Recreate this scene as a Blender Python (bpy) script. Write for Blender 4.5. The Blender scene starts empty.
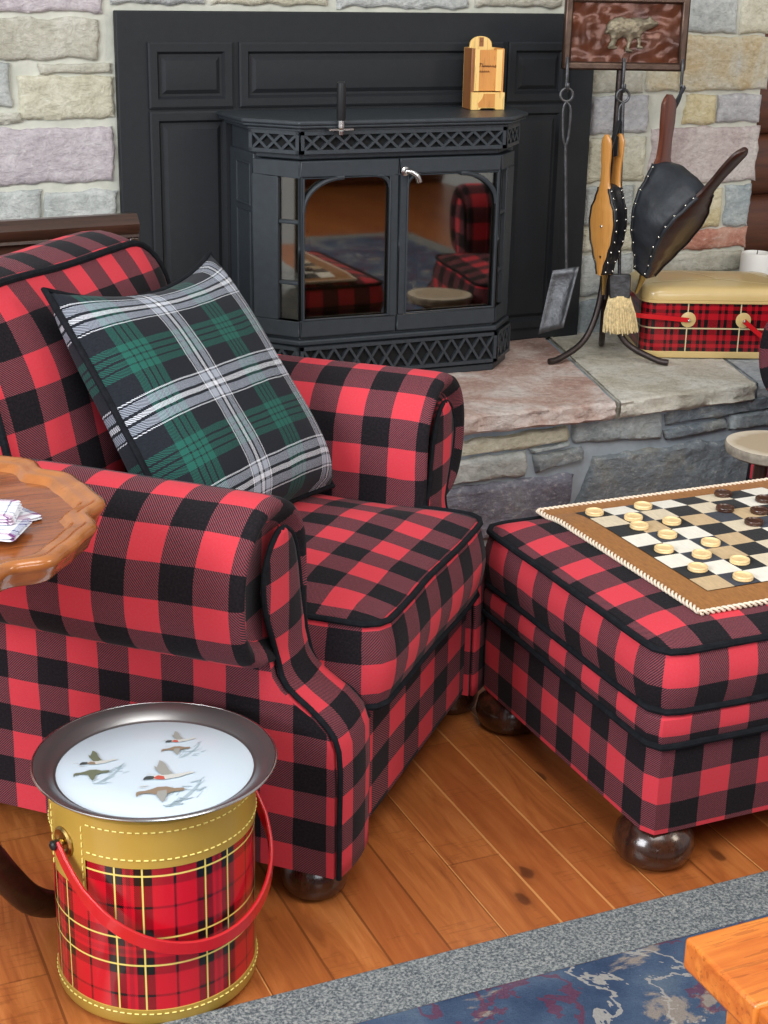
import bpy, bmesh, math, random
from mathutils import Vector, Matrix, noise
from math import sin, cos, pi, radians, sqrt, atan2

SC = bpy.context.scene
COL = SC.collection
rnd = random.Random(7)

# ------------------------------------------------------------------ colour / node helpers
def lin(c):
    c = c / 255.0
    return c / 12.92 if c <= 0.04045 else ((c + 0.055) / 1.055) ** 2.4
def rgb(r, g, b): return (lin(r), lin(g), lin(b), 1.0)

class NT:
    """small builder around one material's node tree"""
    def __init__(s, name, rough=0.6, metal=0.0, spec=0.5):
        s.m = bpy.data.materials.new(name); s.m.use_nodes = True
        s.t = s.m.node_tree; s.t.nodes.clear()
        s.out = s.t.nodes.new('ShaderNodeOutputMaterial')
        s.b = s.t.nodes.new('ShaderNodeBsdfPrincipled')
        s.t.links.new(s.b.outputs[0], s.out.inputs[0])
        s.b.inputs['Roughness'].default_value = rough
        s.b.inputs['Metallic'].default_value = metal
        s.b.inputs['Specular IOR Level'].default_value = spec
    def n(s, t, **kw):
        x = s.t.nodes.new(t)
        for k, v in kw.items(): setattr(x, k, v)
        return x
    def put(s, sock, v):
        if isinstance(v, bpy.types.NodeSocket): s.t.links.new(v, sock)
        else: sock.default_value = v
    def math(s, op, a, b=0.0, c=0.0):
        x = s.n('ShaderNodeMath', operation=op)
        s.put(x.inputs[0], a); s.put(x.inputs[1], b); s.put(x.inputs[2], c)
        return x.outputs[0]
    def mix(s, f, a, b, mode='MIX'):
        x = s.n('ShaderNodeMix', data_type='RGBA', blend_type=mode)
        s.put(x.inputs[0], f); s.put(x.inputs[6], a); s.put(x.inputs[7], b)   # colour sockets A and B
        return x.outputs[2]
    def ramp(s, f, stops, interp='LINEAR'):
        x = s.n('ShaderNodeValToRGB'); x.color_ramp.interpolation = interp
        e = x.color_ramp.elements
        e.remove(e[1]); e[0].position = stops[0][0]; e[0].color = stops[0][1]
        for p, c in stops[1:]:
            k = e.new(p); k.color = c
        s.put(x.inputs[0], f); return x.outputs[0]
    def coord(s, kind='Object', scale=(1, 1, 1), rot=(0, 0, 0), loc=(0, 0, 0)):
        tc = s.n('ShaderNodeTexCoord'); mp = s.n('ShaderNodeMapping')
        mp.inputs['Scale'].default_value = scale; mp.inputs['Rotation'].default_value = rot; mp.inputs['Location'].default_value = loc
        s.t.links.new(tc.outputs[kind], mp.inputs[0]); return mp.outputs[0]
    def noise(s, vec, scale=5, detail=4, rough=0.55, dist=0.0):
        x = s.n('ShaderNodeTexNoise')
        s.put(x.inputs['Vector'], vec)
        x.inputs['Scale'].default_value = scale; x.inputs['Detail'].default_value = detail
        x.inputs['Roughness'].default_value = rough; x.inputs['Distortion'].default_value = dist
        return x.outputs['Fac']
    def sep(s, vec):
        x = s.n('ShaderNodeSeparateXYZ'); s.put(x.inputs[0], vec); return x.outputs
    def bump(s, h, strength=0.3, dist=0.01):
        x = s.n('ShaderNodeBump'); x.inputs['Strength'].default_value = strength; x.inputs['Distance'].default_value = dist
        s.put(x.inputs['Height'], h); s.t.links.new(x.outputs[0], s.b.inputs['Normal'])
    def color(s, c): s.put(s.b.inputs['Base Color'], c)

def simple(name, c, rough=0.5, metal=0.0, spec=0.5, var=0.0, nscale=20, bump=0.0, bscale=60, coat=0.0):
    t = NT(name, rough, metal, spec); v = t.coord()
    if var:
        d = tuple(x * (1 - var) for x in c[:3]) + (1,); l = tuple(min(1, x * (1 + var)) for x in c[:3]) + (1,)
        t.color(t.ramp(t.noise(v, nscale), [(0.3, d), (0.7, l)]))
    else: t.color(c)
    if bump: t.bump(t.noise(v, bscale, 5), bump, 0.004)
    if coat: t.b.inputs['Coat Weight'].default_value = coat; t.b.inputs['Coat Roughness'].default_value = 0.08
    return t.m

def plaid(name, pu, pv, ru, rv, twill=260.0, duty=0.5, rough=0.9, over=None, fuzz=True, offu=0.0, offv=0.0, spec=0.15, coat=0.0, sheen=0.0):
    """woven check: ru / rv are constant colour ramps along warp and weft; a diagonal twill decides which thread lies on top"""
    t = NT(name, rough, 0, spec)
    uv = t.n('ShaderNodeUVMap').outputs[0]
    o = t.sep(uv); u, v = o[0], o[1]
    if fuzz:      # slightly wavy weave
        wob = t.noise(uv, 14, 2)
        u = t.math('ADD', u, t.math('MULTIPLY', t.math('SUBTRACT', wob, 0.5), 0.006))
        v = t.math('ADD', v, t.math('MULTIPLY', t.math('SUBTRACT', t.noise(uv, 11, 2), 0.5), 0.006))
    fu = t.math('FRACT', t.math('ADD', t.math('DIVIDE', u, pu), offu + 50)); fv = t.math('FRACT', t.math('ADD', t.math('DIVIDE', v, pv), offv + 50))
    cu = t.ramp(fu, ru, 'CONSTANT'); cv = t.ramp(fv, rv, 'CONSTANT')
    tw = t.math('FRACT', t.math('MULTIPLY', t.math('ADD', u, v), twill))
    f = t.math('LESS_THAN', tw, duty)
    c = t.mix(f, cu, cv)
    if over:
        ou = t.ramp(fu, over[0], 'CONSTANT'); ov = t.ramp(fv, over[1], 'CONSTANT')
        c = t.mix(t.math('MAXIMUM', ou, ov), c, over[2])
    if fuzz:
        fz = t.noise(uv, 420, 2, 0.7)
        c = t.mix(t.math('MULTIPLY', fz, 0.10), c, rgb(120, 124, 130))
        t.bump(t.math('ADD', t.math('MULTIPLY', t.noise(uv, 500, 2), 0.6), t.math('MULTIPLY', tw, 0.3)), 0.25, 0.0015)
    t.color(c)
    if sheen:
        t.b.inputs['Sheen Weight'].default_value = sheen; t.b.inputs['Sheen Roughness'].default_value = 0.5
    if coat:
        t.b.inputs['Coat Weight'].default_value = coat; t.b.inputs['Coat Roughness'].default_value = 0.06
    return t.m

M = {}
RED = rgb(208, 56, 68); BLK = rgb(12, 13, 18); K0 = (0, 0, 0, 1); W1 = (1, 1, 1, 1)
# buffalo check: the dark thread sits on top in the mixed squares
def buffalo(name, su=.0503, sv=.0436, red=RED, blk=BLK):
    t = NT(name, 0.92, 0, 0.12)
    uv = t.n('ShaderNodeUVMap').outputs[0]; o = t.sep(uv)
    wu = t.math('MULTIPLY', t.math('SUBTRACT', t.noise(uv, 12, 2), 0.5), 0.005)
    wv = t.math('MULTIPLY', t.math('SUBTRACT', t.noise(uv, 9, 2), 0.5), 0.005)
    u = t.math('ADD', o[0], wu); v = t.math('ADD', o[1], wv)
    a = t.math('LESS_THAN', t.math('FRACT', t.math('ADD', t.math('DIVIDE', u, 2 * su), 50)), 0.5)
    b = t.math('LESS_THAN', t.math('FRACT', t.math('ADD', t.math('DIVIDE', v, 2 * sv), 50)), 0.5)
    both = t.math('MULTIPLY', a, b); one = t.math('ABSOLUTE', t.math('SUBTRACT', a, b))
    tw = t.math('FRACT', t.math('MULTIPLY', t.math('ADD', u, v), 270))
    twc = t.math('LESS_THAN', tw, 0.34)
    midc = t.mix(twc, rgb(42, 28, 34), rgb(152, 66, 76))
    c = t.mix(both, blk, red); c = t.mix(one, c, midc)
    fz = t.noise(uv, 300, 3, 0.75)
    c = t.mix(t.math('MULTIPLY', t.math('POWER', fz, 2.0), t.math('ADD', 0.12, t.math('MULTIPLY', t.math('MAXIMUM', a, b), 0.12))), c, rgb(150, 130, 134))
    t.color(c)
    t.bump(t.math('ADD', t.math('MULTIPLY', t.noise(uv, 420, 2), 0.7), t.math('MULTIPLY', tw, 0.35)), 0.3, 0.0015)
    t.b.inputs['Sheen Weight'].default_value = 0.05; t.b.inputs['Sheen Roughness'].default_value = 0.4
    return t.m
M['buffalo'] = buffalo('buffalo_check_wool')
M['welt'] = simple('black_welt_wool', rgb(24, 26, 30), 0.9, 0, 0.15, 0.3, 90, 0.4, 300)

# green tartan of the pillow
dk = rgb(15, 19, 27); gr = rgb(24, 88, 76); wh = rgb(222, 224, 230); gy = rgb(160, 166, 178); tl = rgb(112, 160, 152)
def band(c, P, kind):      # one stripe group centred on c (metres) inside a repeat of P metres
    if kind == 'w': w = [(-.027, wh), (-.0245, dk), (-.022, gy), (-.0085, dk), (-.004, wh), (.004, dk), (.0085, gy), (.022, dk), (.0245, wh), (.027, dk)]
    elif kind == 'g': w = [(-.024, gr), (-.013, dk), (-.010, gr), (-.0015, dk), (.0015, gr), (.010, dk), (.013, gr), (.024, dk)]
    else: w = [(-.026, tl), (-.014, dk), (-.011, gr), (-.002, dk), (.002, gr), (.011, dk), (.014, tl), (.026, dk)]
    return [((c + x) / P, k) for x, k in w]
sett_u = [(0, dk)] + band(.05, .225, 'w') + band(.1625, .225, 'g')
sett_v = [(0, dk)] + band(.045, .17, 'w') + band(.130, .17, 'g')
M['tartan'] = plaid('green_tartan_wool', .225, .17, sett_u, sett_v, 380, 0.5, offu=.489, offv=.274, sheen=.05)

# red printed tartan of the drinks cooler and the tin
R1 = rgb(198, 16, 36); B1 = rgb(14, 12, 14); D1 = rgb(150, 20, 36); YL = rgb(226, 206, 110)
ck = [(0, B1), (.015, R1), (.245, B1), (.44, R1), (.475, D1), (.525, R1), (.56, B1), (.755, R1), (.985, B1)]
yo = [(0, K0), (.338, W1), (.356, K0), (.644, W1), (.662, K0)]
M['cooler_plaid'] = plaid('printed_red_tartan', .114, .128, ck, ck, 330, 0.42, 0.28, (yo, yo, YL), False, .735, .61, 0.5, 0.4)
R1 = rgb(172, 18, 32)
tk = [(0, R1), (.12, B1), (.19, R1), (.25, B1), (.31, R1), (.40, B1), (.66, R1), (.76, B1), (.82, R1), (.88, B1), (.93, R1)]
to = [(0, K0), (.50, W1), (.522, K0)]
M['tin_plaid'] = plaid('printed_dark_red_tartan', .131, .15, tk, tk, 330, 0.5, 0.3, (to, to, rgb(206, 190, 150)), False, .29, .02, 0.5, 0.3)
pk = [(0, wh), (.22, rgb(50, 50, 110)), (.26, wh), (.40, rgb(80, 40, 100)), (.435, wh), (.50, rgb(190, 140, 170)), (.55, rgb(130, 40, 90)), (.59, rgb(190, 140, 170)), (.65, wh), (.80, rgb(50, 50, 110)), (.84, wh)]
M['napkin'] = plaid('white_plaid_cotton', .06, .06, pk, pk, 500, 0.5, fuzz=False, spec=.2)

def wood(name, c1, c2, axis=0, scale=1.0, rough=0.35, coat=0.0, dark=None, stretch=14):
    t = NT(name, rough); sc = [stretch, stretch, stretch]; sc[axis] = 1.2
    v = t.coord('Object', tuple(x * scale for x in sc))
    f = t.noise(v, 3.0, 6, 0.6, 1.2)
    c = t.ramp(f, [(0.3, c1), (0.68, c2)])
    f2 = t.noise(v, 12.0, 3, 0.6)
    c = t.mix(t.math('MULTIPLY', t.math('LESS_THAN', f2, 0.40), 0.35), c, dark or tuple(x * .4 for x in c1[:3]) + (1,))
    t.color(c); t.bump(f2, 0.12, 0.002)
    if coat: t.b.inputs['Coat Weight'].default_value = coat; t.b.inputs['Coat Roughness'].default_value = 0.12
    return t.m
M['dark_wood'] = wood('dark_walnut', rgb(40, 26, 20), rgb(70, 46, 34), 0, 1, .3, .3)
M['foot_wood'] = wood('dark_bun_foot_wood', rgb(38, 22, 16), rgb(78, 46, 30), 2, 1, .22, .5)
M['table_wood'] = wood('polished_mahogany', rgb(112, 56, 22), rgb(156, 88, 42), 0, 1.2, .22, .35, rgb(84, 40, 16))
M['rim_wood'] = wood('golden_carved_rim', rgb(150, 88, 40), rgb(172, 106, 52), 0, .5, .2, .5, rgb(130, 76, 34))
M['pine'] = wood('orange_pine', rgb(188, 92, 26), rgb(222, 132, 50), 0, 1, .35, .3, rgb(112, 44, 10))
M['pine_y'] = wood('orange_pine_crosswise', rgb(176, 84, 24), rgb(214, 124, 46), 1, 1, .35, .3, rgb(100, 40, 10))
M['cedar'] = wood('honey_cedar', rgb(196, 130, 62), rgb(214, 148, 76), 2, 1, .4)
M['cedar_light'] = wood('pale_sapwood', rgb(232, 186, 106), rgb(240, 202, 128), 2, 1, .4)
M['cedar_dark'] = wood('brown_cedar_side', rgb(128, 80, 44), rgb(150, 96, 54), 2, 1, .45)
M['bellows_light'] = wood('varnished_maple', rgb(190, 130, 62), rgb(208, 150, 80), 2, 1, .35, .3, rgb(170, 110, 50))
M['bellows_dark'] = wood('reddish_walnut', rgb(74, 36, 24), rgb(110, 58, 38), 2, 1, .35, .3)
M['bellows_back'] = wood('deep_brown_walnut', rgb(46, 26, 20), rgb(66, 38, 28), 2, 1, .4, .2)
M['slice'] = None
M['leather'] = simple('black_leather', rgb(40, 43, 48), .5, 0, .4, .35, 25, .5, 40)
M['black_leather'] = simple('smooth_black_leather', rgb(22, 22, 26), .4, 0, .5, .2, 25, .3, 40)
M['brass'] = simple('aged_brass', rgb(190, 160, 96), .32, 1.0, .5, .15, 40)
M['nickel'] = simple('nickel_stud', rgb(220, 216, 205), .25, 1.0)
M['chrome'] = simple('brushed_steel', rgb(212, 208, 204), .25, 1.0, .5, .05, 8)
M['tray_steel'] = simple('tray_steel', rgb(150, 150, 150), .32, .85, .5, .06, 6)
M['tray_white'] = simple('white_tray_enamel', rgb(206, 220, 230), .22, 0, .5)
M['iron'] = simple('dark_bronze_iron', rgb(64, 56, 54), .42, .75, .5, .25, 40, .25, 60)
M['frame_bronze'] = simple('frame_bronze', rgb(84, 66, 56), .36, .8, .5, .3, 30, .25, 50)
M['steel_grey'] = simple('hammered_grey_steel', rgb(84, 84, 86), .46, .75, .5, .35, 40, .5, 70)
M['stove'] = simple('matte_black_stove_paint', rgb(48, 53, 58), .45, 0, .38, .1, 60, .15, 500)
M['stove_lip'] = simple('worn_black_iron', rgb(54, 59, 64), .36, .1, .45, .15, 60, .12, 500)
M['surround'] = simple('black_powder_coat', rgb(34, 36, 39), .55, 0, .28, .08, 60, .25, 700)
M['grille_dark'] = simple('void_shade_black', rgb(10, 10, 11), .9)  # near-black that stands in for the shade behind the stove lattice
M['firebrick'] = simple('sooty_firebrick', rgb(84, 70, 54), .9, 0, .2, .35, 9, .4, 30)
M['black_plastic'] = simple('black_handle', rgb(26, 28, 30), .4)
M['red_enamel'] = simple('red_enamel_strap', rgb(196, 30, 36), .25, 0, .5, .05, 20, 0, 1, .4)
M['mustard'] = simple('mustard_enamel', rgb(176, 143, 62), .36, 0, .5, .06, 8, 0, 1, .25)
M['stitch'] = simple('pale_yellow_stitch', rgb(232, 214, 120), .5)
M['cream_tin'] = simple('tan_enamel', rgb(206, 178, 120), .3, 0, .5, .05, 10, 0, 1, .3)
M['cream_line'] = simple('pale_stripe_enamel', rgb(226, 206, 160), .3)
M['candle'] = simple('white_candle_wax', rgb(238, 236, 230), .5)
M['wick'] = simple('charred_wick', rgb(40, 34, 30), .9)
M['bristle'] = simple('straw_bristles', rgb(222, 200, 152), .8, 0, .2, .3, 120, .5, 300)
M['bear'] = simple('pewter_bear', rgb(128, 118, 98), .5, .5, .5, .45, 60, .6, 110)
M['check_light'] = wood('pale_boxwood', rgb(226, 190, 132), rgb(240, 212, 160), 0, 3, .35, .2, rgb(210, 170, 110))
M['check_dark'] = wood('dark_checker_wood', rgb(44, 24, 16), rgb(80, 46, 28), 0, 3, .3, .3)
M['ink'] = simple('burnt_lettering', rgb(104, 62, 28), .7)

def hide(name, c, var=.2, st=40):
    t = NT(name, .75, 0, .25); v = t.coord('Object', (st, st * .25, st))
    f = t.noise(v, 6, 5, .7)
    d = tuple(x * (1 - var) for x in c[:3]) + (1,); l = tuple(min(1, x * (1 + var)) for x in c[:3]) + (1,)
    t.color(t.ramp(f, [(.3, d), (.7, l)])); t.bump(f, .4, .002)
    t.b.inputs['Sheen Weight'].default_value = .08
    return t.m
M['hide_brown'] = hide('brown_cowhide', rgb(150, 98, 44), .25)
M['hide_black'] = hide('black_cowhide', rgb(20, 20, 22), .3)
M['hide_char'] = hide('charcoal_cowhide', rgb(52, 56, 66), .3)
M['hide_white'] = hide('white_cowhide', rgb(232, 226, 212), .08)
M['hide_cream'] = hide('cream_cowhide', rgb(216, 200, 172), .12)
M['hide_tan'] = hide('tan_cowhide', rgb(196, 168, 128), .15)
M['braid'] = simple('ivory_lacing', rgb(226, 208, 186), .75, 0, .2, .15, 200)

def stone(name, c1, c2, c3, sc=7):
    t = NT(name, .85, 0, .25); v = t.coord()
    f = t.noise(v, sc, 7, .65, .6)
    c = t.ramp(f, [(.30, c1), (.5, c2), (.66, c3)])
    g = t.noise(t.coord('Object', (1, 1, 1.6)), 58, 5, .75)
    c = t.mix(t.ramp(g, [(.34, (.38, .38, .38, 1)), (.5, K0)]), c, tuple(x * .45 for x in c1[:3]) + (1,))
    c = t.mix(t.ramp(g, [(.54, K0), (.7, (.45, .45, .45, 1))]), c, rgb(232, 230, 222))
    t.color(c)
    h = t.math('ADD', t.math('MULTIPLY', t.noise(t.coord('Object', (1, 1, 1.5)), 26, 9, .72, .5), 1.0), t.math('MULTIPLY', g, .3))
    t.bump(h, .8, .014)
    return t.m
ST = {
 'mauve': ((168, 158, 164), (190, 180, 184), (206, 198, 200)), 'tan': ((168, 164, 148), (188, 184, 168), (204, 201, 188)),
 'grey': ((158, 162, 160), (184, 187, 183), (206, 208, 204)), 'cream': ((180, 174, 150), (204, 199, 176), (218, 214, 196)),
 'ochre': ((192, 164, 116), (204, 194, 168), (208, 207, 200)), 'yellow': ((196, 176, 128), (210, 196, 156), (220, 210, 180)),
 'lilac': ((166, 164, 166), (188, 186, 188), (204, 202, 202)), 'pink': ((176, 158, 156), (196, 182, 178), (208, 200, 194)),
 'slate': ((140, 150, 154), (164, 173, 175), (186, 192, 190)), 'slate2': ((112, 122, 130), (138, 147, 152), (158, 158, 150)),
 'red': ((164, 104, 86), (192, 134, 114), (204, 164, 146)), 'purple': ((112, 112, 126), (134, 134, 148), (154, 156, 162)),
 'slab_pink': ((166, 126, 112), (194, 166, 154), (216, 204, 196)), 'slab_cream': ((178, 170, 150), (206, 200, 184), (220, 216, 206)), 'slab_grey': ((150, 156, 160), (176, 182, 184), (196, 198, 198)),
}
for k, v in ST.items(): M['st_' + k] = stone('stone_' + k, *[rgb(*c) for c in v])
M['mortar'] = simple('pale_mortar', rgb(190, 190, 178), .95, 0, .1, .12, 20, .5, 60)
M['mortar_blue'] = simple('cool_grey_mortar', rgb(158, 168, 176), .95, 0, .1, .12, 20, .5, 60)

# room glass: sharp mirror-like reflection over a dark firebox
t = NT('coated_stove_glass', .02)
gl = t.n('ShaderNodeBsdfGlossy'); gl.inputs['Roughness'].default_value = .03; gl.inputs['Color'].default_value = (.86, .82, .76, 1)
tr = t.n('ShaderNodeBsdfTransparent'); tr.inputs['Color'].default_value = (.72, .66, .56, 1)
fr = t.n('ShaderNodeFresnel'); fr.inputs['IOR'].default_value = 1.5
ms = t.n('ShaderNodeMixShader'); t.put(ms.inputs[0], t.math('ADD', fr.outputs[0], .22)); t.put(ms.inputs[1], tr.outputs[0]); t.put(ms.inputs[2], gl.outputs[0])
t.t.links.new(ms.outputs[0], t.out.inputs[0]); M['glass'] = t.m

# hammered copper plaque
t = NT('hammered_copper', .22, .35); v = t.coord()
t.color(t.ramp(t.noise(v, 18, 3), [(.3, rgb(70, 38, 26)), (.7, rgb(104, 60, 40))]))
t.bump(t.noise(v, 17, 1, .3), .55, .02); M['copper'] = t.m

# floor: planks along Y, brushed grain, knots and dark saw marks
t = NT('knotty_plank_floor', .33, 0, .5)
tc = t.n('ShaderNodeTexCoord').outputs['Object']; o = t.sep(tc)
PW = .0865
pi_ = t.math('FLOOR', t.math('DIVIDE', t.math('ADD', o[0], -.042 + 20 * PW), PW))
wn = t.n('ShaderNodeTexWhiteNoise', noise_dimensions='1D'); t.put(wn.inputs['W'], pi_)
yy = t.math('ADD', o[1], t.math('MULTIPLY', wn.outputs['Value'], 3.1))
bi = t.math('FLOOR', t.math('DIVIDE', yy, .95))
cmb = t.n('ShaderNodeCombineXYZ'); t.put(cmb.inputs[0], pi_); t.put(cmb.inputs[1], bi)
wn2 = t.n('ShaderNodeTexWhiteNoise', noise_dimensions='3D'); t.put(wn2.inputs['Vector'], cmb.outputs[0])
off = t.n('ShaderNodeVectorMath', operation='MULTIPLY_ADD'); t.put(off.inputs[0], cmb.outputs[0]); off.inputs[1].default_value = (3.7, 2.3, 0); t.put(off.inputs[2], tc)
mp = t.n('ShaderNodeMapping'); mp.inputs['Scale'].default_value = (11, 1.3, 1); t.put(mp.inputs[0], off.outputs[0])
gr1 = t.noise(mp.outputs[0], 3, 6, .62, 1.6)
base = t.ramp(gr1, [(.25, rgb(136, 74, 36)), (.5, rgb(176, 104, 52)), (.75, rgb(200, 128, 70))])
base = t.mix(t.math('MULTIPLY', wn2.outputs['Value'], .62), base, rgb(150, 76, 36))
wrp = t.n('ShaderNodeTexNoise'); t.put(wrp.inputs['Vector'], off.outputs[0]); wrp.inputs['Scale'].default_value = 30
wad = t.n('ShaderNodeVectorMath', operation='MULTIPLY_ADD'); t.put(wad.inputs[0], wrp.outputs['Color']); wad.inputs[1].default_value = (.014, .02, 0); t.put(wad.inputs[2], off.outputs[0])
mp2 = t.n('ShaderNodeMapping'); mp2.inputs['Scale'].default_value = (16, 9, 1); t.put(mp2.inputs[0], wad.outputs[0])
vo = t.n('ShaderNodeTexVoronoi', voronoi_dimensions='2D'); t.put(vo.inputs['Vector'], mp2.outputs[0]); vo.inputs['Scale'].default_value = .62; vo.inputs['Randomness'].default_value = 1.0
kn = t.ramp(vo.outputs['Distance'], [(.0, W1), (.07, (.9, .9, .9, 1)), (.11, (.2, .2, .2, 1)), (.22, K0)])
sel = t.math('GREATER_THAN', t.sep(vo.outputs['Color'])[0], .80)
base = t.mix(t.math('MULTIPLY', t.math('MULTIPLY', kn, sel), .85), base, rgb(72, 36, 20))
mp3 = t.n('ShaderNodeMapping'); mp3.inputs['Scale'].default_value = (9, 120, 1); mp3.inputs['Rotation'].default_value = (0, 0, .25); t.put(mp3.inputs[0], off.outputs[0])
saw = t.math('MULTIPLY', t.math('LESS_THAN', t.noise(mp3.outputs[0], 1.6, 3, .6), .42), t.math('GREATER_THAN', t.noise(off.outputs[0], 5.5, 3), .52))
base = t.mix(t.math('MULTIPLY', saw, .35), base, rgb(120, 66, 32))
fx = t.math('FRACT', t.math('DIVIDE', t.math('ADD', o[0], -.042 + 20 * PW), PW))
seam = t.math('LESS_THAN', t.math('MINIMUM', fx, t.math('SUBTRACT', 1.0, fx)), .022)
seamc = t.mix(t.math('GREATER_THAN', wn.outputs['Value'], .5), rgb(110, 60, 28), rgb(214, 152, 90))
base = t.mix(t.math('MULTIPLY', seam, .75), base, seamc)
fy = t.math('FRACT', t.math('DIVIDE', yy, .95)); base = t.mix(t.math('MULTIPLY', t.math('LESS_THAN', fy, .003), .45), base, rgb(80, 42, 20))
t.color(base); t.bump(t.math('SUBTRACT', t.math('MULTIPLY', gr1, .5), seam), .25, .003)
t.b.inputs['Coat Weight'].default_value = .2; t.b.inputs['Coat Roughness'].default_value = .2
M['floor'] = t.m

# rug border and field
def rugmat(name, field):
    t = NT(name, .95, 0, .1); v = t.coord(); o = t.sep(v)
    f = t.noise(t.coord('Object', (1, 1, 1)), 230, 4, .85)
    if not field:
        c = t.ramp(f, [(.40, rgb(84, 92, 98)), (.5, rgb(134, 140, 142)), (.60, rgb(184, 186, 182))])
    else:
        big = t.noise(v, 4.2, 6, .6, .5); big2 = t.noise(t.coord('Object', (1, 1.6, 1), (0, 0, .5), (3, 1, 0)), 5.5, 8, .68, .4)
        blue = t.ramp(t.noise(v, 9, 4), [(.35, rgb(64, 82, 112)), (.55, rgb(90, 110, 138)), (.75, rgb(124, 140, 154))])
        c = t.mix(t.ramp(big2, [(.60, K0), (.64, (.8, .8, .8, 1))]), blue, rgb(190, 174, 156))
        line = t.math('LESS_THAN', t.math('ABSOLUTE', t.math('SUBTRACT', big, .5)), .012)
        c = t.mix(t.math('MULTIPLY', line, .5), c, rgb(140, 44, 62))
        line2 = t.math('LESS_THAN', t.math('ABSOLUTE', t.math('SUBTRACT', big, .58)), .009)
        c = t.mix(t.math('MULTIPLY', line2, .8), c, rgb(206, 200, 190))
        c = t.mix(t.math('MULTIPLY', t.noise(t.coord(), 240, 3, .8), .4), c, rgb(36, 42, 58))
    t.color(c); t.bump(f, .9, .006); return t.m
M['rug_border'] = rugmat('grey_rug_border', False); M['rug_field'] = rugmat('blue_rug_field', True)

# sliced log
t = NT('sawn_log_slice', .7); v = t.coord()
ln = t.n('ShaderNodeVectorMath', operation='LENGTH'); t.put(ln.inputs[0], v)
w = t.math('SINE', t.math('ADD', t.math('MULTIPLY', ln.outputs['Value'], 260), t.math('MULTIPLY', t.noise(v, 9, 3), 5)))
t.color(t.ramp(w, [(.0, rgb(176, 158, 132)), (1.0, rgb(208, 196, 176))])); M['slice'] = t.m
M['bark'] = simple('grey_bark', rgb(150, 140, 126), .9, 0, .1, .3, 50, .6, 60)
M['log'] = wood('stained_log', rgb(70, 38, 24), rgb(104, 58, 36), 0, .6, .45, .15)
M['plaster'] = simple('warm_ceiling_board', rgb(150, 104, 66), .7, 0, .3, .15, 5)

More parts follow.
